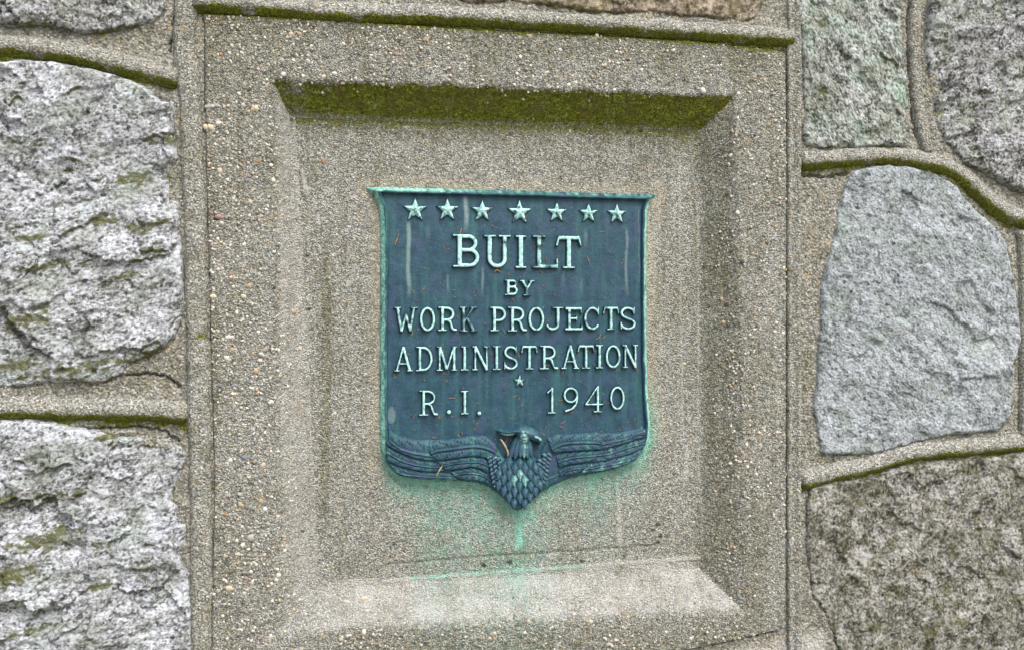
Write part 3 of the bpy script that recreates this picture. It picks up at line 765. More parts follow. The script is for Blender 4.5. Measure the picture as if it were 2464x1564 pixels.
spots = [(508, 308, 11, 7, 0.6, 'cream'), (494, 306, 6, 7, 0.1, 'cream'), (503, 257, 10, 6, -0.1, 'grey'), (522, 255, 7, 5, 0, 'grey'), (617, 262, 8, 8, 0, 'cream'), (586, 252, 6, 5, 0.2, 'white'), (630, 262, 5, 4, 0, 'white'),
         (622, 389, 6, 6, 0, 'orange'), (777, 389, 6, 7, 0.4, 'orange'), (529, 412, 7, 8, 0, 'cream'), (596, 435, 9, 6, 0.1, 'slate'), (550, 434, 7, 5, 0, 'white'), (656, 434, 8, 6, 0.6, 'white'), (599, 425, 5, 5, 0, 'rose'),
         (528, 523, 13, 6, 0.1, 'rose'), (516, 594, 7, 6, 0, 'rose'), (602, 486, 7, 6, 0, 'cream'), (555, 660, 7, 7, 0, 'rose'), (599, 688, 7, 5, -0.5, 'tan'), (705, 751, 8, 7, 0, 'tan'), (513, 714, 9, 6, 0.2, 'cream'), (586, 714, 7, 6, 0, 'cream'),
         (553, 811, 10, 6, -0.1, 'white'), (549, 862, 11, 7, 0.2, 'white'), (616, 893, 8, 8, 0, 'tan'), (564, 977, 7, 7, 0, 'tan'), (561, 842, 7, 6, 0, 'tan'), (608, 850, 6, 6, 0, 'tan'), (720, 838, 6, 6, 0, 'cream'), (530, 927, 7, 6, 0, 'slate'),
         (563, 928, 8, 5, 0, 'slate'), (653, 966, 6, 6, 0, 'white'), (540, 1060, 7, 5, 0.3, 'slate'), (588, 1101, 8, 6, 0.2, 'slate'), (554, 1107, 7, 6, 0, 'white'), (525, 1173, 6, 7, 0, 'tan'), (627, 1205, 6, 7, 0, 'tan'), (542, 1237, 5, 6, 0.7, 'orange'),
         (580, 1215, 7, 5, 0, 'tan'), (638, 1225, 7, 6, 0, 'white'), (670, 1383, 6, 7, 0, 'white'), (541, 1335, 9, 6, 0, 'cream'), (573, 1333, 6, 5, 0, 'cream'), (552, 1415, 11, 7, 0, 'cream'), (608, 1398, 5, 8, 0.5, 'white'), (877, 1440, 11, 6, 0, 'cream'),
         (836, 1448, 10, 4, 0.3, 'cream'), (840, 1528, 8, 7, 0, 'white'), (820, 1537, 6, 6, 0, 'cream'), (876, 1521, 7, 7, 0, 'white'), (700, 82, 7, 6, 0, 'cream'), (721, 82, 7, 4, 0.2, 'tan'), (1025, 94, 5, 8, 0.2, 'tan'), (952, 131, 5, 5, 0, 'rose'), (895, 83, 6, 5, 0, 'cream'),
         (887, 67, 5, 5, 0, 'white'), (716, 123, 6, 6, 0, 'rose'), (650, 63, 6, 5, 0, 'tan'), (806, 178, 8, 5, 0, 'white'), (683, 180, 8, 6, 0, 'white'), (778, 184, 7, 5, 0, 'white'), (741, 147, 6, 5, 0, 'white'), (1316, 176, 9, 7, 0.1, 'cream'),
         (1692, 219, 8, 8, 0, 'white'), (1778, 226, 7, 5, 0, 'white'), (1369, 205, 7, 5, 0, 'white'), (1321, 209, 6, 5, 0, 'white'), (1220, 134, 5, 6, 0, 'white'), (1348, 121, 5, 5, 0, 'white'), (1494, 169, 4, 5, 0, 'white'), (1797, 345, 4, 9, 0.3, 'orange'), (1763, 317, 5, 5, 0, 'tan'),
         (1594, 490, 5, 6, 0.2, 'orange'), (1775, 513, 6, 6, 0, 'white'), (1741, 776, 6, 6, 0, 'tan'), (1857, 778, 5, 5, 0, 'rose'), (1737, 720, 6, 6, 0, 'tan'), (1867, 546, 5, 5, 0, 'tan'), (1500, 1478, 6, 6, 0, 'rose'), (1421, 1496, 6, 6, 0, 'cream'), (1382, 1478, 5, 5, 0, 'white'),
         (1787, 1088, 6, 6, 0, 'tan'), (1781, 1110, 6, 5, 0, 'cream'), (1778, 1148, 6, 5, 0, 'cream'), (1797, 1070, 5, 6, 0, 'white'), (1307, 1255, 4, 4, 0, 'orange'), (1646, 875, 6, 4, 0, 'cream'), (1885, 802, 5, 5, 0, 'white'), (688, 1317, 6, 9, 0.2, 'grey'), (604, 1294, 11, 9, 0, 'grey')]
rp = random.Random(4)
for i, (x, y, rx, ry, an_, kd) in enumerate(spots):
    h0 = 0.0
    for _ in range(4):
        uu, vv = unproj(x, y, h0); h0 = float(panel_height(np.array([float(uu)]), np.array([float(vv)]))[0][0])
    pebble(float(uu), float(vv), h0, rx*1.0, ry*1.0, an_, kd, i % 5)
u, v, h, r, rs = grains(420, 4.2, 6.8, 23)
kinds = list(PEB_COL)
for i in range(min(len(u), 120)):
    kd = rs.choice(kinds, p=[.30, .24, .20, .08, .09, .06, .03])
    pebble(float(u[i]), float(v[i]), float(h[i]), float(r[i])*rs.uniform(0.8, 1.2), float(r[i])*rs.uniform(0.65, 1.0), rs.uniform(-1.5, 1.5), kd, int(rs.randint(5)))

# ------------------------------------------------------------------ the bronze plaque
plaque = thing('bronze_plaque', 'blue-green shield-shaped bronze plaque with raised letters, stars and an eagle below', 'plaque', 1249, 1226, -D)
HF = -D                   # level of the recess floor
HP = -D+14.0              # face of the plate
POUT = up_list(PLQ_PX, HF+6)

def mat_bronze(name, green=0.17, dark=1.0, pcols=((0.10, 0.26, 0.24), (0.23, 0.46, 0.45), (0.38, 0.62, 0.62), (0.58, 0.78, 0.78)), violet=0.5):
    """weathered bronze: blue-black patina, attribute patina = verdigris cover, streak = pale runs"""
    t = NT(name)
    n = t.noise(90, 5, 0.65); nf = t.noise(600, 5, 0.75); ns = t.noise(60, 4, 0.6, t.mapping((2.2, 1, 0.22)))
    c = t.cramp(t.math('ADD', t.math('MULTIPLY', n, 0.5), t.math('MULTIPLY', nf, 0.5)),
                [(0.30, (0.003*dark, 0.015*dark, 0.028*dark)), (0.45, (0.008*dark, 0.036*dark, 0.062*dark)), (0.57, (0.014*dark, 0.056*dark, 0.088*dark)), (0.72, (0.040*dark, 0.12*dark, 0.15*dark))])
    c = t.mix(t.ramp(ns, 0.45, 0.75, 0, green*2.6), c, (0.030, 0.125, 0.115))
    c = t.mix(t.ramp(t.noise(45, 3, 0.6), 0.50, 0.70, 0, violet), c, (0.030*dark, 0.044*dark, 0.100*dark))
    # specks of dried dust
    c = t.mix(t.math('MULTIPLY', t.ramp(t.vor(330), 0.16, 0.08), t.ramp(t.noise(120, 2, 0.5), 0.5, 0.62)), c, (0.16, 0.21, 0.15))
    sk = t.math('MULTIPLY', t.attr('streak'), t.ramp(nf, 0.3, 0.7, 0.55, 1.0))
    c = t.mix(t.math('MULTIPLY', sk, 0.7), c, (0.26, 0.36, 0.36))
    pv = t.math('ADD', t.attr('patina'), t.math('MULTIPLY', t.math('SUBTRACT', t.noise(260, 5, 0.75), 0.5), 0.55))
    pc = t.cramp(t.noise(340, 5, 0.7), list(zip((0.28, 0.45, 0.56, 0.75), pcols)))
    c = t.mix(t.ramp(pv, 0.25, 0.75), c, pc)
    return t.done(c, t.ramp(pv, 0.2, 0.8, 0.42, 0.75), t.bump(t.math('ADD', nf, t.math('MULTIPLY', n, 0.6)), 0.0008, 0.7), 0.28)
M_PLATE = mat_bronze('plate_bronze')
M_LETTER = mat_bronze('letter_bronze', 0.3, 0.8)
M_EAGLE = mat_bronze('eagle_bronze', 0.3, 1.1, ((0.04, 0.14, 0.125), (0.12, 0.30, 0.27), (0.26, 0.48, 0.45), (0.50, 0.72, 0.68)), violet=0.9)
M_RIM = mat_bronze('rim_bronze', 0.4, 1.0, ((0.035, 0.13, 0.115), (0.11, 0.31, 0.26), (0.24, 0.50, 0.43), (0.50, 0.74, 0.68)))

# plate
lo, hi = POUT.min(0)-6, POUT.max(0)+6
U, V = grid(lo[0], hi[0], lo[1], hi[1], 2.0)
sd = poly_sdf(POUT, U, V)
H = np.full(U.shape, HP)+1.2*fbm(U/90, V/90, 2, 120)+0.35*fbm(U/12, V/12, 2, 121)
px, py = proj(U, V, HP)
sk = np.zeros(U.shape)
def z1(x, y): return 880+x/3.344, 420+y/3.344
def z2(x, y): return 880+x/3.322, 800+y/3.322
for x, y0, y1, w, a in [(345, 370, 1010, 24, .75), (805, 160, 480, 26, .9), (940, 740, 1010, 14, .5), (2098, 430, 1000, 16, .5), (660, 800, 1010, 12, .4), (1770, 440, 620, 22, .35), (1740, 830, 1010, 16, .3), (500, 400, 560, 30, .25), (1240, 400, 480, 16, .3), (2200, 250, 900, 10, .25), (1590, 760, 900, 12, .25)]:
    xa, ya = z1(x, y0); _, yb_ = z1(x, y1); w = w/3.344
    sk = np.maximum(sk, a*sstep(w, w*0.2, np.abs(px-xa+5*perlin(V/60, U*0+x, 130)))*sstep(ya-5, ya+16, py)*sstep(yb_+8, yb_-50, py))
wx, wy = z2(205, 660)
sk = np.maximum(sk, 0.45*sstep(1.1, 0.7, np.hypot((px-wx)/11, (py-wy)/22)))
pat = 0.12*sstep(-60, -10, sd)
grid_obj('plate', U, V, H, sd < -8, M_PLATE, plaque, {'patina': pat, 'streak': sk})
# border lip: sloping verdigris-covered flange outside, rounded rim, small step inside
U, V = grid(lo[0], hi[0], lo[1], hi[1], 1.6)
sd = poly_sdf(POUT, U, V)
px, py = proj(U, V, HP)
d = -sd+0.8*fbm(U/14, V/30, 2, 133)
H = HF+np.interp(d, [-5, 0, 2, 8, 13, 16, 18.5, 21], [-9, 0, 9, 16, 23, 22, 13, 8])
topm = sstep(30, 6, py-np.interp(px, [880, 1580], [451, 468]))
H = H+4*topm*sstep(3, 9, d)*sstep(20, 15, d)
pat = sstep(15.5, 8, d+1.5*fbm(U/9, V/26, 3, 134))*(0.72+0.5*fbm(U/16, V/50, 3, 135))
pat = np.maximum(pat, sstep(18, 14, d)*0.35*(0.8+fbm(U/20, V/40, 2, 136)))
pat = pat*(1-0.45*topm*sstep(960, 1200, px))
low = sstep(1060, 1120, py)
pat = pat*(1-0.1*low)+0.25*low*sstep(1400, 1540, px)
grid_obj('border', U, V, H, (sd < 5) & (sd > -20.5), M_RIM, plaque, {'patina': np.clip(pat, 0, 1), 'streak': np.zeros(U.shape)})

# ---- letters
def ell(cx, cy, rx, ry, a0, a1, n=18):
    return [(cx+rx*math.cos(math.radians(a0+(a1-a0)*i/n)), cy+ry*math.sin(math.radians(a0+(a1-a0)*i/n))) for i in range(n+1)]
def glyph(ch, w, h, t):
    """strokes of a slab-serif capital: ('b', x0,y0,x1,y1,width) flat ended, ('c', points, width) round ended"""
    s = max(2.4, t*0.42); k = t*0.82; o = []
    B = lambda a, b, c, d, ww=t: o.append(('b', a, b, c, d, ww))
    Cc = lambda p, ww=k: o.append(('c', p, ww))
    bs = lambda cx, hw: B(cx-hw, s/2, cx+hw, s/2, s)
    ts = lambda cx, hw: B(cx-hw, h-s/2, cx+hw, h-s/2, s)
    def bowl(x0, x1, ya, yb):
        r = (ya-yb)/2; rx = min(r*1.05, (x1-x0)*0.75)
        Cc([(x0, ya)]+ell(x1-rx, (ya+yb)/2, rx, r, 90, -90)+[(x0, yb)])
    if ch == 'B':
        x = 0.26*w; B(x, 0, x, h); bs(x, .26*w); ts(x, .26*w)
        bowl(x, w*0.93-k/2, h-k/2, h*0.53); bowl(x, w-k/2, h*0.53, k/2)
    elif ch == 'U':
        x0, x1 = .22*w, .78*w; r = (x1-x0)/2
        B(x0, r, x0, h); B(x1, r, x1, h, t*0.9); ts(x0, .22*w); ts(x1, .22*w)
        Cc(ell(w/2, r+k*0.3, r, r-0.1*k, 180, 360), t*0.85)
    elif ch == 'I':
        B(w/2, 0, w/2, h); bs(w/2, w*0.48); ts(w/2, w*0.48)
    elif ch == 'L':
        x = .27*w; B(x, 0, x, h); ts(x, .25*w); bs(x, .25*w); B(x, k/2, w-s/2, k/2, k); B(w-s/2, 0, w-s*0.4, .30*h, s)
    elif ch == 'T':
        B(w/2, 0, w/2, h); bs(w/2, .24*w); B(.08*w, h-k/2, .92*w, h-k/2, k)
        B(.10*w, h-k*0.4, .02*w, h*0.70, s); B(.90*w, h-k*0.4, .98*w, h*0.70, s)
    elif ch == 'Y':
        B(w/2, 0, w/2, h*.48); B(w/2, h*.45, .17*w, h, t*.9); B(w/2, h*.45, .83*w, h, t*.75); bs(w/2, .25*w); ts(.18*w, .19*w); ts(.82*w, .19*w)
    elif ch == 'W':
        for a, b in ((.14, .31), (.5, .31), (.5, .69), (.86, .69)): B(a*w, h if a != .5 else h*.72, b*w, 0, t*(.95 if a in (.14,) else .8))
        ts(.14*w, .15*w); ts(.86*w, .15*w)
    elif ch in 'O0':
        Cc(ell(w/2, h/2, w/2-k/2, h/2-k/2, 0, 360, 36), k)
    elif ch == 'R':
        x = .25*w; B(x, 0, x, h); bs(x, .25*w); ts(x, .25*w); bowl(x, w*.88-k/2, h-k/2, h*.46)
        Cc([(.50*w, h*.46), (.66*w, h*.38), (.76*w, h*.12), (.84*w, k/2), (w-k*.3, k*.45)], k)
    elif ch == 'P':
        x = .28*w; B(x, 0, x, h); bs(x, .28*w); ts(x, .28*w); bowl(x, w-k/2, h-k/2, h*.44)
    elif ch == 'K':
        x = .22*w; B(x, 0, x, h); bs(x, .22*w); ts(x, .22*w); B(x, h*.36, .80*w, h, k*.8); B(.42*w, h*.56, .84*w, 0, t); bs(.82*w, .19*w); ts(.80*w, .18*w)
    elif ch == 'J':
        x = .68*w; B(x, h*.25, x, h); ts(x, .30*w); Cc(ell(x-.30*w, h*.25, .30*w, h*.25-k/2, 0, -165), k)
    elif ch == 'E':
        x = .24*w; B(x, 0, x, h); B(0, k/2, w-s/2, k/2, k); B(0, h-k/2, w*.95, h-k/2, k); B(x, h*.52, .66*w, h*.52, k*.8)
        B(w-s/2, 0, w-s*.4, h*.28, s); B(w*.95-s/2, h, w*.95-s*.4, h*.74, s); B(.66*w, h*.42, .66*w, h*.62, s)
    elif ch == 'C':
        Cc(ell(w*.54, h/2, w*.54-k/2, h/2-k/2, 42, 318, 28), k); B(w*.93, h*.66, w*.93, h, s)
    elif ch == 'S':
        Cc(ell(w*.49, h*.735, w*.40, h*.265-k/2, 20, 240, 16)+ell(w*.5, h*.255, w*.5-k/2, h*.26-k/2, 75, -160, 18), k)
        B(w*.88, h*.68, w*.9, h*.98, s); B(w*.06, h*.02, w*.05, h*.34, s)
    elif ch == 'A':
        B(.14*w, 0, .5*w, h, k*.85); B(.86*w, 0, .5*w, h, t); B(.27*w, h*.31, .74*w, h*.31, s); bs(.15*w, .15*w); bs(.85*w, .16*w)
    elif ch == 'D':
        x = .24*w; B(x, 0, x, h); bs(x, .24*w); ts(x, .24*w)
        Cc([(x, h-k/2), (.45*w, h-k/2)]+ell(.45*w, h/2, .55*w-k/2, h/2-k/2, 88, -88)+[(.45*w, k/2), (x, k/2)], k)
    elif ch == 'M':
        B(.15*w, 0, .15*w, h, k*.9); B(.85*w, 0, .85*w, h, t); B(.16*w, h, .5*w, h*.05, t); B(.84*w, h, .5*w, h*.05, k*.8)
        bs(.15*w, .15*w); bs(.85*w, .15*w); ts(.12*w, .12*w); ts(.88*w, .12*w)
    elif ch == 'N':
        B(.18*w, 0, .18*w, h, k*.85); B(.84*w, 0, .84*w, h, k*.85); B(.17*w, h, .85*w, 0, t); bs(.18*w, .18*w); ts(.12*w, .12*w); ts(.84*w, .16*w)
    elif ch == '1':
        B(.58*w, 0, .58*w, h); bs(.56*w, .44*w); B(.60*w, h*.98, .06*w, h*.78, k*.7)
    elif ch == '9':
        Cc(ell(w*.5, h*.68, w*.5-k/2, h*.32-k/2, 0, 360, 30), k)
        Cc([(w-k/2, h*.68), (w-k/2, h*.5), (.86*w, h*.30), (.60*w, h*.13), (.16*w, k/2)], k)
    elif ch == '4':
        B(.68*w, 0, .68*w, h); bs(.68*w, .24*w); B(0, h*.30, w, h*.30, k*.9); B(.68*w, h*.99, .04*w, h*.32, k*.75); B(w-s/2, h*.22, w-s/2, h*.40, s)
    elif ch == '.':
        Cc([(w/2, h/2), (w/2+.1, h/2)], min(w, h))
    return o

def stroke_sdf(strokes, U, V):
    best = np.full(U.shape, 1e9)
    for s_ in strokes:
        if s_[0] == 'b':
            _, x0, y0, x1, y1, ww = s_
            L = math.hypot(x1-x0, y1-y0); ex, ey = (x1-x0)/L, (y1-y0)/L
            a = (U-(x0+x1)/2)*ex+(V-(y0+y1)/2)*ey; b = -(U-(x0+x1)/2)*ey+(V-(y0+y1)/2)*ex
            dx, dy = np.abs(a)-L/2, np.abs(b)-ww/2
            dd = np.hypot(np.maximum(dx, 0), np.maximum(dy, 0))+np.minimum(np.maximum(dx, dy), 0)
        else:
            dd = line_dist(np.array(s_[1], float), U, V)-s_[2]/2
        best = np.minimum(best, dd)
    return best

LH = 9.5
def letter(name, ch, x0, x1, yt, yb, t, fn, pat, seed):
    ax, ay = fn(x0, yb); bx_, by_ = fn(x1, yt)
    ua, va = unproj(ax, ay, HP+5); ub, vb = unproj(bx_, by_, HP+5)
    w, h = float(ub-ua), float(vb-va)
    U, V = grid(-4, w+4, -4, h+4, 1.0)
    wob = 0.35*fbm((U+ua)/7, (V+va)/7, 2, seed)
    sd = stroke_sdf(glyph(ch, w, h, t), U, V)+wob
    H = HP+np.interp(sd, [-4, -2.0, -0.6, 0.2, 1.6, 2.6], [LH+0.8, LH+0.4, LH-0.6, LH-2.4, 0.2, -2.5])+0.25*fbm(U/5, V/5, 2, seed+3)
    pt = sstep(0.6, -1.2, sd)*pat*(0.88+0.75*fbm((U+ua)/20, (V+va)/20, 3, seed+5))
    grid_obj(name, U+ua, V+va, H, sd < 3.2, M_LETTER, plaque, {'patina': np.clip(pt, 0, 1), 'streak': np.zeros(U.shape)})

sdn = 200
for ch, x0, x1, yt, yb, p in [('B', 700, 912, 487, 747, 1.05), ('U', 948, 1165, 492, 748, .9), ('I', 1203, 1292, 494, 755, .98), ('L', 1338, 1545, 496, 755, .62), ('T', 1532, 1733, 500, 757, .98)]:
    letter('letter', ch, x0, x1, yt, yb, 10.8, z1, p, sdn); sdn += 7
for ch, x0, x1, yt, yb, p in [('B', 1118, 1222, 848, 973, 1.0), ('Y', 1238, 1356, 853, 977, .6)]:
    letter('letter', ch, x0, x1, yt, yb, 7, z1, p, sdn); sdn += 7
for ch, x0, x1, yt, yb, p in [('W', 230, 415, 1068, 1265, .62), ('O', 435, 558, 1068, 1262, 1.0), ('R', 580, 730, 1066, 1258, .95), ('K', 756, 894, 1066, 1264, .5),
                              ('P', 998, 1128, 1066, 1260, 1.0), ('R', 1142, 1292, 1066, 1262, 1.0), ('O', 1308, 1434, 1066, 1260, 1.0), ('J', 1448, 1592, 1068, 1254, .85), ('E', 1604, 1742, 1070, 1254, .85),
                              ('C', 1756, 1878, 1066, 1252, .78), ('T', 1908, 2036, 1066, 1250, .9), ('S', 2046, 2170, 1066, 1250, .85)]:
    letter('letter', ch, x0, x1, yt, yb, 7.3, z1, p, sdn); sdn += 7
for ch, x0, x1, p in [('A', 225, 374, 1.0), ('D', 400, 533, 1.0), ('M', 566, 730, .8), ('I', 758, 822, .95), ('N', 850, 988, .85), ('I', 1013, 1078, .95), ('S', 1104, 1214, .85), ('T', 1242, 1371, .95), ('R', 1390, 1533, .95),
                      ('A', 1562, 1702, .95), ('T', 1692, 1827, .8), ('I', 1838, 1896, .95), ('O', 1916, 2034, .95), ('N', 2050, 2174, .9)]:
    f = (x0-225)/1830.0
    letter('letter', ch, x0, x1, 114-16*f, 310-28*f, 6.6, z2, p, sdn); sdn += 7
letter('letter', 'R', 426, 573, 460, 662, 6.4, z2, .95, 901)
letter('full_stop', '.', 648, 680, 618, 652, 7.6, z2, 1.1, 905)
letter('letter', 'I', 760, 822, 465, 652, 6.4, z2, .95, 911)
letter('full_stop', '.', 890, 922, 628, 660, 7.6, z2, 1.1, 915)
for ch, x0, x1, yt, yb, p in [('1', 1445, 1520, 438, 645, .95), ('9', 1580, 1695, 436, 634, 1.0), ('4', 1754, 1900, 426, 636, .9), ('0', 1952, 2066, 430, 617, 1.0)]:
    letter('numeral', ch, x0, x1, yt, yb, 5.8, z2, p, sdn); sdn += 7

# ---- stars: faceted, each ray with a ridge
def star(zx, zy, r, fn, pat, seed):
    cx, cy = fn(zx, zy); cu, cv = [float(a) for a in unproj(cx, cy, HP+5)]
    R = r/3.33*1.02
    U, V = grid(-R-4, R+4, -R-4, R+4, 1.0)
    P = np.array([((R if i % 2 == 0 else R*0.42)*math.sin(math.pi*i/5), (R if i % 2 == 0 else R*0.42)*math.cos(math.pi*i/5)) for i in range(10)])
    sd = poly_sdf(P, U, V)+0.3*fbm((U+cu)/6, (V+cv)/6, 2, seed)
    H = HP+np.interp(sd, [-9, -1.0, 0.2, 1.4, 2.6], [12.5, 6.0, 3.2, 0, -2.5])
    pt = sstep(0.8, -1.2, sd)*pat*(0.85+0.9*fbm((U+cu)/12, (V+cv)/12, 3, seed+2))
    grid_obj('star', U+cu, V+cv, H, sd < 3.2, M_LETTER, plaque, {'patina': np.clip(pt, 0, 1), 'streak': np.zeros(U.shape)})
for i, (x, y, r, p) in enumerate([(398, 287, 98, .75), (657, 287, 92, .88), (938, 296, 90, .85), (1238, 307, 100, .88), (1538, 308, 86, .88), (1793, 314, 84, .72), (2022, 320, 84, .9)]):
    star(x, y, r, z1, p, 950+i*5)
star(1231, 388, 52, z2, .8, 999)

# ---- eagle
def z5(x, y): return 900+x/6.02, 1000+y/6.02
def z6(x, y): return 1200+x/6.02, 1000+y/6.02
def zz(pts, fn, h): return up_list([fn(*p) for p in pts], h)
BODY = zz([(215, 150), (270, 240), (340, 297), (450, 338), (600, 366), (800, 380), (1000, 375), (1200, 345), (1400, 316), (1550, 310), (1680, 332), (1760, 390), (1810, 480), (1850, 590), (1930, 640),
           (2000, 600), (2130, 570), (2290, 600), (2350, 640), (2400, 560), (2440, 470), (2500, 360), (2590, 300), (2700, 280), (2900, 275), (3150, 270), (3400, 255), (3600, 235), (3780, 200), (3890, 150),
           (3960, 210), (3960, 330), (3935, 440), (3860, 570), (3730, 680), (3500, 770), (3200, 830), (2900, 880), (2700, 950), (2550, 1030), (2400, 1120), (2260, 1250), (2170, 1330), (2095, 1370),
           (2020, 1320), (1900, 1200), (1780, 1100), (1650, 1010), (1500, 960), (1200, 930), (800, 920), (500, 885), (340, 840), (240, 740), (180, 640), (160, 500), (165, 330)], z5, HP+6)
lo, hi = BODY.min(0)-5, BODY.max(0)+5
U, V = grid(lo[0], hi[0], lo[1], hi[1], 1.8)
sd = poly_sdf(BODY, U, V)
bc = zz([(2095, 880)], z5, HP+10)[0]
rad = np.hypot((U-bc[0])/70, (V-bc[1])/88)
H = HP+np.interp(-sd, [-3, 0, 3, 10, 30], [-4, 0, 4, 6, 7.5])+15*np.clip(1-rad**2, 0, 1)**0.7
eagle = grid_obj('eagle', U, V, H, sd < 3, M_EAGLE, plaque, {'patina': 0.12*np.ones(U.shape), 'streak': np.zeros(U.shape)}, label='relief eagle with spread wings and scaled breast')

def feather(top, rach, bot, fn, base, seed, barb=1, pat=0.1, lift=6.0, n=130):
    """lofted vane: upper edge, shaft, lower edge run from the tip (start) to the root"""
    hb = HP+base
    T, R, B = [up_list([fn(*p) for p in smooth_pts(np.array(q, float), n)], hb) for q in (top, rach, bot)]
    vs_ = np.array([-0.08, 0, .06, .14, .24, .34, .42, .46, .485, .5, .515, .54, .58, .66, .76, .86, .94, 1.0, 1.08])
    uu = np.zeros((n, len(vs_))); vv = np.zeros_like(uu); hh = np.zeros_like(uu)
    s = np.linspace(0, 1, n)
    for j, a in enumerate(vs_):
        if a <= .5:
            k = a/.5; Q = T*(1-k)+R*k
        else:
            k = (a-.5)/.5; Q = R*(1-k)+B*k
        uu[:, j], vv[:, j] = Q[:, 0], Q[:, 1]
        vane = np.sin(np.pi*np.clip(a, 0, 1))**0.6 if 0 <= a <= 1 else 0
        e = lift*(0.15+0.85*np.clip(a, 0, 1)**0.8)+1.6*vane+3.0*math.exp(-((a-.5)/.032)**2)-2.8*math.exp(-((abs(a-.5)-.07)/.028)**2)
        if a < 0 or a > 1: e = -7
        elif a == 1.0: e = lift-2.0
        elif a == 0: e = 0
        hh[:, j] = hb+e+lift*0.35*np.sin(np.pi*np.clip(s*0.9+0.1, 0, 1))
        if 0 < a < 1 and abs(a-.5) > .06:
            ph = s*34+barb*abs(a-.5)*16
            hh[:, j] += 0.55*np.sin(ph*2*np.pi)
            nick = np.abs(((s*5+abs(a-.5)*2.4+seed*0.37) % 1)-0.5)
            hh[:, j] -= 4.5*sstep(0.09, 0.0, nick)*sstep(.1, .2, abs(a-.5))
    hh[0] -= 6; hh[1] -= 2
    idx = np.arange(n*len(vs_)).reshape(n, len(vs_))
    q = np.stack([idx[:-1, :-1].ravel(), idx[:-1, 1:].ravel(), idx[1:, 1:].ravel(), idx[1:, :-1].ravel()], 1)
    i = q[len(q)//2]
    a2 = (uu.ravel()[i[1]]-uu.ravel()[i[0]])*(vv.ravel()[i[2]]-vv.ravel()[i[0]])-(vv.ravel()[i[1]]-vv.ravel()[i[0]])*(uu.ravel()[i[2]]-uu.ravel()[i[0]])
    if a2 < 0: q = q[:, ::-1]
    pt = pat+0.35*fbm(uu/18, vv/18, 3, seed)
    pt[:, 8:11] += 0.12
    make_obj('feather', np.stack([uu.ravel(), vv.ravel(), hh.ravel()], 1), q, M_EAGLE, eagle, {'patina': np.clip(pt, 0, 1).ravel(), 'streak': np.zeros(uu.size)})

# left wing: long outer feathers below, shorter ones over them
feather([(205, 170), (260, 250), (340, 305), (480, 350), (700, 378), (950, 380)], [(205, 345), (300, 430), (450, 512), (700, 566), (980, 600)], [(158, 400), (330, 502), (600, 610), (870, 650), (1020, 655)], z5, 6, 1, pat=.12)
feather([(160, 410), (330, 505), (600, 612), (870, 652), (1060, 660)], [(180, 525), (400, 650), (650, 720), (930, 748), (1100, 745)], [(180, 640), (300, 702), (500, 760), (750, 802), (1060, 795)], z5, 5, 2, pat=.18)
feather([(185, 650), (300, 705), (500, 763), (750, 805), (1120, 800)], [(270, 770), (420, 845), (700, 878), (1000, 892), (1250, 895)], [(320, 835), (430, 876), (700, 912), (1000, 922), (1300, 930)], z5, 4, 3, pat=.2)
feather([(740, 440), (900, 375), (1100, 356), (1350, 318), (1600, 315), (1770, 420)], [(815, 545), (920, 510), (1100, 485), (1400, 445), (1600, 465), (1750, 530)], [(870, 632), (1000, 636), (1200, 606), (1400, 582), (1580, 600), (1690, 640)], z5, 9, 4, pat=.08)
feather([(890, 655), (1050, 640), (1200, 612), (1400, 588), (1560, 602), (1680, 650)], [(985, 730), (1100, 702), (1250, 677), (1450, 666), (1560, 683), (1660, 730)], [(1030, 782), (1140, 775), (1250, 760), (1400, 737), (1520, 760), (1640, 820)], z5, 8, 5, pat=.14)
feather([(1085, 800), (1200, 775), (1320, 752), (1420, 745), (1520, 770), (1630, 830)], [(1160, 860), (1240, 840), (1350, 826), (1450, 830), (1550, 855), (1640, 905)], [(1220, 905), (1320, 920), (1420, 930), (1520, 940), (1600, 960), (1660, 985)], z5, 7, 6, pat=.2)
# right wing
feather([(2140, 190), (2085, 215), (1950, 240), (1700, 258), (1450, 265), (1200, 275)], [(2125, 265), (2020, 270), (1850, 330), (1650, 375), (1450, 420), (1300, 430)], [(2120, 300), (1980, 340), (1800, 400), (1650, 440), (1500, 480), (1350, 500)], z6, 6, 7, pat=.15)
feather([(2125, 320), (1980, 350), (1800, 405), (1650, 445), (1500, 485), (1350, 500)], [(2125, 395), (1950, 430), (1800, 480), (1650, 530), (1500, 565), (1350, 580)], [(2115, 440), (1980, 510), (1800, 575), (1650, 610), (1500, 650), (1330, 670)], z6, 5, 8, pat=.24)
feather([(2110, 455), (1980, 520), (1800, 580), (1650, 615), (1500, 655), (1250, 680)], [(2050, 560), (1930, 620), (1780, 665), (1600, 705), (1420, 740), (1220, 770)], [(1950, 650), (1850, 700), (1700, 745), (1550, 775), (1400, 800), (1180, 825)], z6, 4, 9, pat=.32)
feather([(1530, 370), (1400, 278), (1200, 272), (1000, 278), (860, 290), (720, 345)], [(1500, 410), (1400, 392), (1200, 388), (1000, 400), (870, 430), (770, 490)], [(1460, 480), (1350, 492), (1200, 500), (1050, 510), (900, 520), (800, 540)], z6, 9, 10, pat=.08)
feather([(1470, 500), (1350, 500), (1200, 508), (1050, 518), (920, 535), (830, 570)], [(1430, 570), (1300, 585), (1150, 598), (1030, 618), (930, 645), (860, 680)], [(1370, 635), (1270, 660), (1150, 680), (1050, 692), (950, 715), (880, 745)], z6, 8, 11, pat=.15)
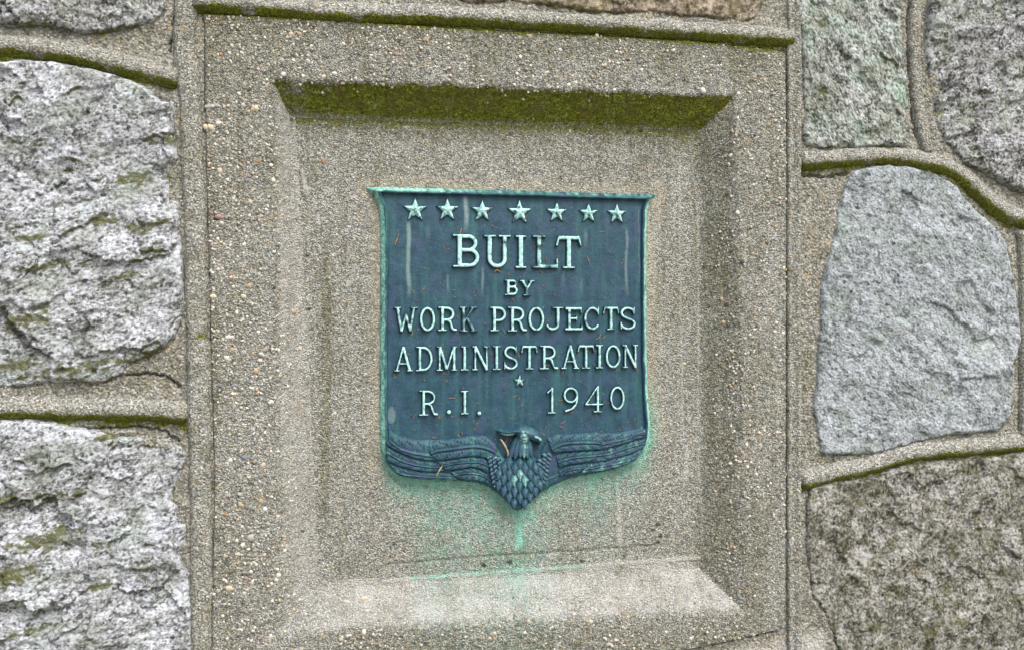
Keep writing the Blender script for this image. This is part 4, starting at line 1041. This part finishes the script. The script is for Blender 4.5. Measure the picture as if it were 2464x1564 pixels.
feather([(1295, 680), (1200, 690), (1100, 700), (1000, 718), (930, 745), (870, 780)], [(1250, 735), (1170, 755), (1080, 768), (1000, 785), (940, 815), (890, 850)], [(1205, 780), (1130, 820), (1050, 840), (980, 852), (930, 862), (880, 875)], z6, 7, 12, pat=.2)

def scale(name, cu, cv, w, h, ang, base, pat, seed, pointed=1.0):
    """one overlapping breast feather: shield shape, bulging, free tip downwards"""
    n, m = 15, 11
    s = np.linspace(0, 1, n)[:, None]; a = np.linspace(-1.12, 1.12, m)[None, :]
    half = np.where(s < .42, (0.25+0.75*s/.42 if pointed > .5 else 0.55+0.45*np.sin(s/.42*np.pi/2)), np.maximum(0, (1-((s-.42)/.58)**(1.05 if pointed > .5 else 2.4))))
    x = a*half*w/2; y = (0.5-s)*h*np.ones_like(a)
    z = base+6.0*(1-np.clip(np.abs(a), 0, 1)**2.2)*np.clip(1.15-0.55*s, 0, 1)*np.ones_like(s)+5.5*s-8.0*(np.abs(a) > 1.05)+0.9*np.exp(-(a/.13)**2)
    z = z-np.where(s > 0.97, 5.0, 0)
    c, s_ = math.cos(ang), math.sin(ang)
    uu = cu+x*c-y*s_; vv = cv+x*s_+y*c
    idx = np.arange(n*m).reshape(n, m)
    q = np.stack([idx[:-1, :-1].ravel(), idx[1:, :-1].ravel(), idx[1:, 1:].ravel(), idx[:-1, 1:].ravel()], 1)
    pt = np.clip(pat*(0.6+0.6*np.clip(1-np.abs(a), 0, 1))*np.ones_like(s)+0.2*fbm(uu/8, vv/8, 2, seed), 0, 1)
    make_obj(name, np.stack([uu.ravel(), vv.ravel(), (HP+z).ravel()], 1), q, M_EAGLE, eagle, {'patina': pt.ravel(), 'streak': np.zeros(uu.size)})

rb = random.Random(12)
PB = np.array([p for p in BODY])
rows = 8
for rI in range(rows):
    yy = 690+rI*82
    for cI in range(-4, 5):
        xx = 2105+(cI+(0.5 if rI % 2 else 0))*150+(rb.random()-.5)*12
        y2 = yy+(rb.random()-.5)*12-8*abs(cI)
        lim = np.interp(yy, [700, 900, 1050, 1150, 1250, 1340], [300, 350, 330, 250, 130, 20])
        if abs(xx-2105) > lim: continue
        c_ = zz([(xx, y2)], z5, HP+18)[0]
        r2 = math.hypot((c_[0]-bc[0])/70, (c_[1]-bc[1])/88)
        base = 5.5+15*max(0, 1-r2*r2)**0.7+0.25*rI*0
        bright = 0.5 if (abs(xx-2110) < 110 and 820 < yy < 1010) else 0.12+0.18*rb.random()
        scale('breast_feather', c_[0], c_[1], 25.5, 34, 0.0016*(xx-2105)*0.5, base, bright*(1 if rb.random() > .35 else .3) if bright > .5 else bright, rI*20+cI+600)
# small rounded coverts at the shoulders
for sgn in (-1, 1):
    for k in range(24):
        col, row = k % 3, k//3
        xx = 2105+sgn*(430-col*62-(row*10 if row < 4 else 40-(row-4)*-14))+(rb.random()-.5)*16
        yy = 600+row*58+col*14+(rb.random()-.5)*12
        if sgn > 0: yy -= 40
        c_ = zz([(xx, yy)], z5, HP+12)[0]
        if poly_sdf(BODY, np.array([c_[0]]), np.array([c_[1]]))[0] > -5: continue
        scale('covert_feather', c_[0], c_[1], 14, 15, sgn*1.0, 8.5+1.2*(2-col)*0+col*2.0, 0.12+0.2*rb.random(), 700+k, pointed=0.0)
# neck: long hackles
for i, (x0, y0, x1, y1, w, bz, pt) in enumerate([(2090, 300, 1965, 640, 12, 17, .12), (2110, 320, 2035, 630, 13, 21, .2), (2140, 330, 2110, 600, 14, 24, .22), (2165, 320, 2165, 610, 13, 26, .42), (2195, 330, 2215, 610, 13, 24, .3), (2230, 330, 2275, 600, 12, 20, .15)]):
    a = zz([(x0, y0)], z5, HP+20)[0]; b = zz([(x1, y1)], z5, HP+20)[0]
    L = math.hypot(*(b-a)); ang = math.atan2(b[1]-a[1], b[0]-a[0])+math.pi/2
    scale('neck_feather', (a[0]+b[0])/2, (a[1]+b[1])/2, w*1.5, L*1.12, ang, bz-4, pt, 800+i, pointed=0.0)

# head: brow, hooked beak to the left, crest swept to the right, one round eye
HEAD = zz([(1798, 228), (1830, 212), (1900, 206), (1980, 200), (2050, 178), (2110, 152), (2180, 145), (2250, 160), (2330, 190), (2395, 232), (2435, 290), (2442, 350), (2425, 412), (2400, 430), (2380, 395), (2320, 378), (2270, 352), (2258, 400),
           (2225, 440), (2170, 450), (2120, 420), (2085, 350), (2060, 280), (1980, 298), (1900, 290), (1845, 262)], z5, HP+26)
lo, hi = HEAD.min(0)-4, HEAD.max(0)+4
U, V = grid(lo[0], hi[0], lo[1], hi[1], 0.9)
sd = poly_sdf(HEAD, U, V)+0.4*fbm(U/8, V/8, 2, 640)
H = HP+np.interp(-sd, [-2.2, 0, 1.2, 4, 9, 16], [-6, 12, 20, 26, 31, 34])
e = zz([(2175, 285)], z5, HP+26)[0]
de = np.hypot((U-e[0])/1.15, V-e[1])
H += 1.8*np.exp(-(de/3.0)**2)-2.2*np.exp(-((de-6)/1.6)**2)+1.2*np.exp(-((de-9.5)/1.6)**2)
mouth = line_dist(zz([(1830, 240), (1930, 258), (2040, 245)], z5, HP+26), U, V)
H -= 3.0*np.exp(-(mouth/1.6)**2)
mouth2 = line_dist(zz([(2428, 372), (2370, 350), (2290, 322)], z5, HP+26), U, V)
H -= 1.6*np.exp(-(mouth2/1.2)**2)
H += 0.6*fbm(U/6, V/6, 3, 644)
pt = 0.55*sstep(24, 4, np.hypot((U-e[0]-0)/0.8, (V-e[1]+4)/1.3)+10*fbm(U/8, V/8, 3, 645))
for q in ([(1850, 268), (1930, 285), (2020, 275)], [(2330, 300), (2380, 318), (2420, 345)]):
    pt = np.maximum(pt, 0.9*sstep(4.5, 1, line_dist(zz(q, z5, HP+26), U, V)))
grid_obj('head', U, V, H, sd < 2.2, M_EAGLE, eagle, {'patina': np.clip(pt, 0, 1), 'streak': np.zeros(U.shape)})

# ------------------------------------------------------------------ plant litter caught on the plaque
def mat_plain(name, c, r=0.8):
    t = NT(name)
    return t.done(t.mix(t.ramp(t.noise(500, 3, 0.6), 0.35, 0.7), c, tuple(x*0.5 for x in c)), r, None, 0.2)
M_NEEDLE = mat_plain('dry_needle', (0.34, 0.17, 0.06))
M_STRAW = mat_plain('dry_straw', (0.42, 0.33, 0.20))
def tube(path3, r, k=5):
    P = np.array(path3, float); n = len(P)
    T = np.gradient(P, axis=0); T /= np.linalg.norm(T, axis=1)[:, None]
    A = np.cross(T, np.array([0, 0, 1.0])); A /= np.maximum(np.linalg.norm(A, axis=1), 1e-6)[:, None]
    Bn = np.cross(T, A)
    th = np.linspace(0, 2*np.pi, k, endpoint=False)
    rr = r*np.interp(np.linspace(0, 1, n), [0, .15, .8, 1], [.5, 1, .9, .3])
    co = P[:, None]+rr[:, None, None]*(A[:, None]*np.cos(th)[None, :, None]+Bn[:, None]*np.sin(th)[None, :, None])
    idx = np.arange(n*k).reshape(n, k)
    q = np.stack([idx[:-1], np.roll(idx, -1, 1)[:-1], np.roll(idx, -1, 1)[1:], idx[1:]], 2).reshape(-1, 4)
    return co.reshape(-1, 3), q
def twig(label, pts, fn, hs, r, mat, name='dry_needle'):
    p = up_list([fn(*q) for q in pts], HP+float(np.mean(hs)))
    P = smooth_pts(p, 14); hz = np.interp(np.linspace(0, 1, 14), np.linspace(0, 1, len(hs)), hs)+HP
    co, q = tube(np.stack([P[:, 0], P[:, 1], hz], 1), r)
    o = make_obj(name, co, q, mat, None)
    o['label'] = label; o['category'] = 'dry needle'; o['group'] = 'dry needles on the plaque'
twig('bent brown dry needle lying beside the left of the eagle neck', [(1830, 335), (1890, 420), (1940, 530), (1935, 620)], z5, [20, 18, 16, 12], 2.6, M_STRAW)
twig('forked tan dry needle stuck across the left wing feathers', [(985, 725), (940, 800), (905, 885)], z5, [20, 19, 15], 1.8, M_STRAW)
twig('short orange dry needle under the last N on the right', [(2135, 215), (2158, 262), (2168, 302)], z2, [9.5, 7, 3], 1.8, M_NEEDLE)
twig('small orange dry needle on the upper left of the plaque face', [(255, 520), (243, 545), (234, 575)], z1, [2, 2, 1.5], 1.8, M_NEEDLE)
twig('curled orange dry needle under the U of the top word', [(1035, 790), (1055, 770), (1082, 788)], z1, [2, 4, 2], 1.7, M_NEEDLE)
twig('thin orange dry needle above the tall B', [(772, 430), (762, 468), (752, 500)], z1, [2, 3, 8], 1.3, M_NEEDLE)

rl = np.random.RandomState(33)
cos_, qs_, nv = [], [], 0
INNER = np.array(PLQ_PX, float)
cnt = 0
while cnt < 150:
    x = rl.uniform(915, 1560); y = 1060-560*rl.rand()**1.7
    if poly_sdf(INNER, np.array([x]), np.array([y]))[0] > -22: continue
    u, v = [float(a) for a in unproj(x, y, HP)]
    L = rl.uniform(1.5, 6.5)*(1 if rl.rand() < .8 else 1.7); a = rl.normal(np.pi/2, 0.8)
    b = rl.normal(0, 0.4)
    P = [(u-L*math.cos(a), v-L*math.sin(a), HP+0.8), (u, v, HP+1.5+rl.rand()), (u+L*math.cos(a+b), v+L*math.sin(a+b), HP+0.8)]
    co, q = tube(smooth3 if False else P, rl.uniform(0.6, 1.1), 4)
    cos_.append(co); qs_.append(q+nv); nv += len(co); cnt += 1
o = make_obj('plant_litter', np.concatenate(cos_), np.concatenate(qs_), M_NEEDLE, None, kind='stuff')
o['label'] = 'fine orange brown needle crumbs scattered over the plaque face'; o['category'] = 'plant litter'

print('triangles', sum(sum(len(p.vertices)-2 for p in ob.data.polygons) for ob in scene.objects if ob.type == 'MESH' and len(ob.data.polygons) < 3000)+sum(2*len(ob.data.polygons) for ob in scene.objects if ob.type == 'MESH' and len(ob.data.polygons) >= 3000))
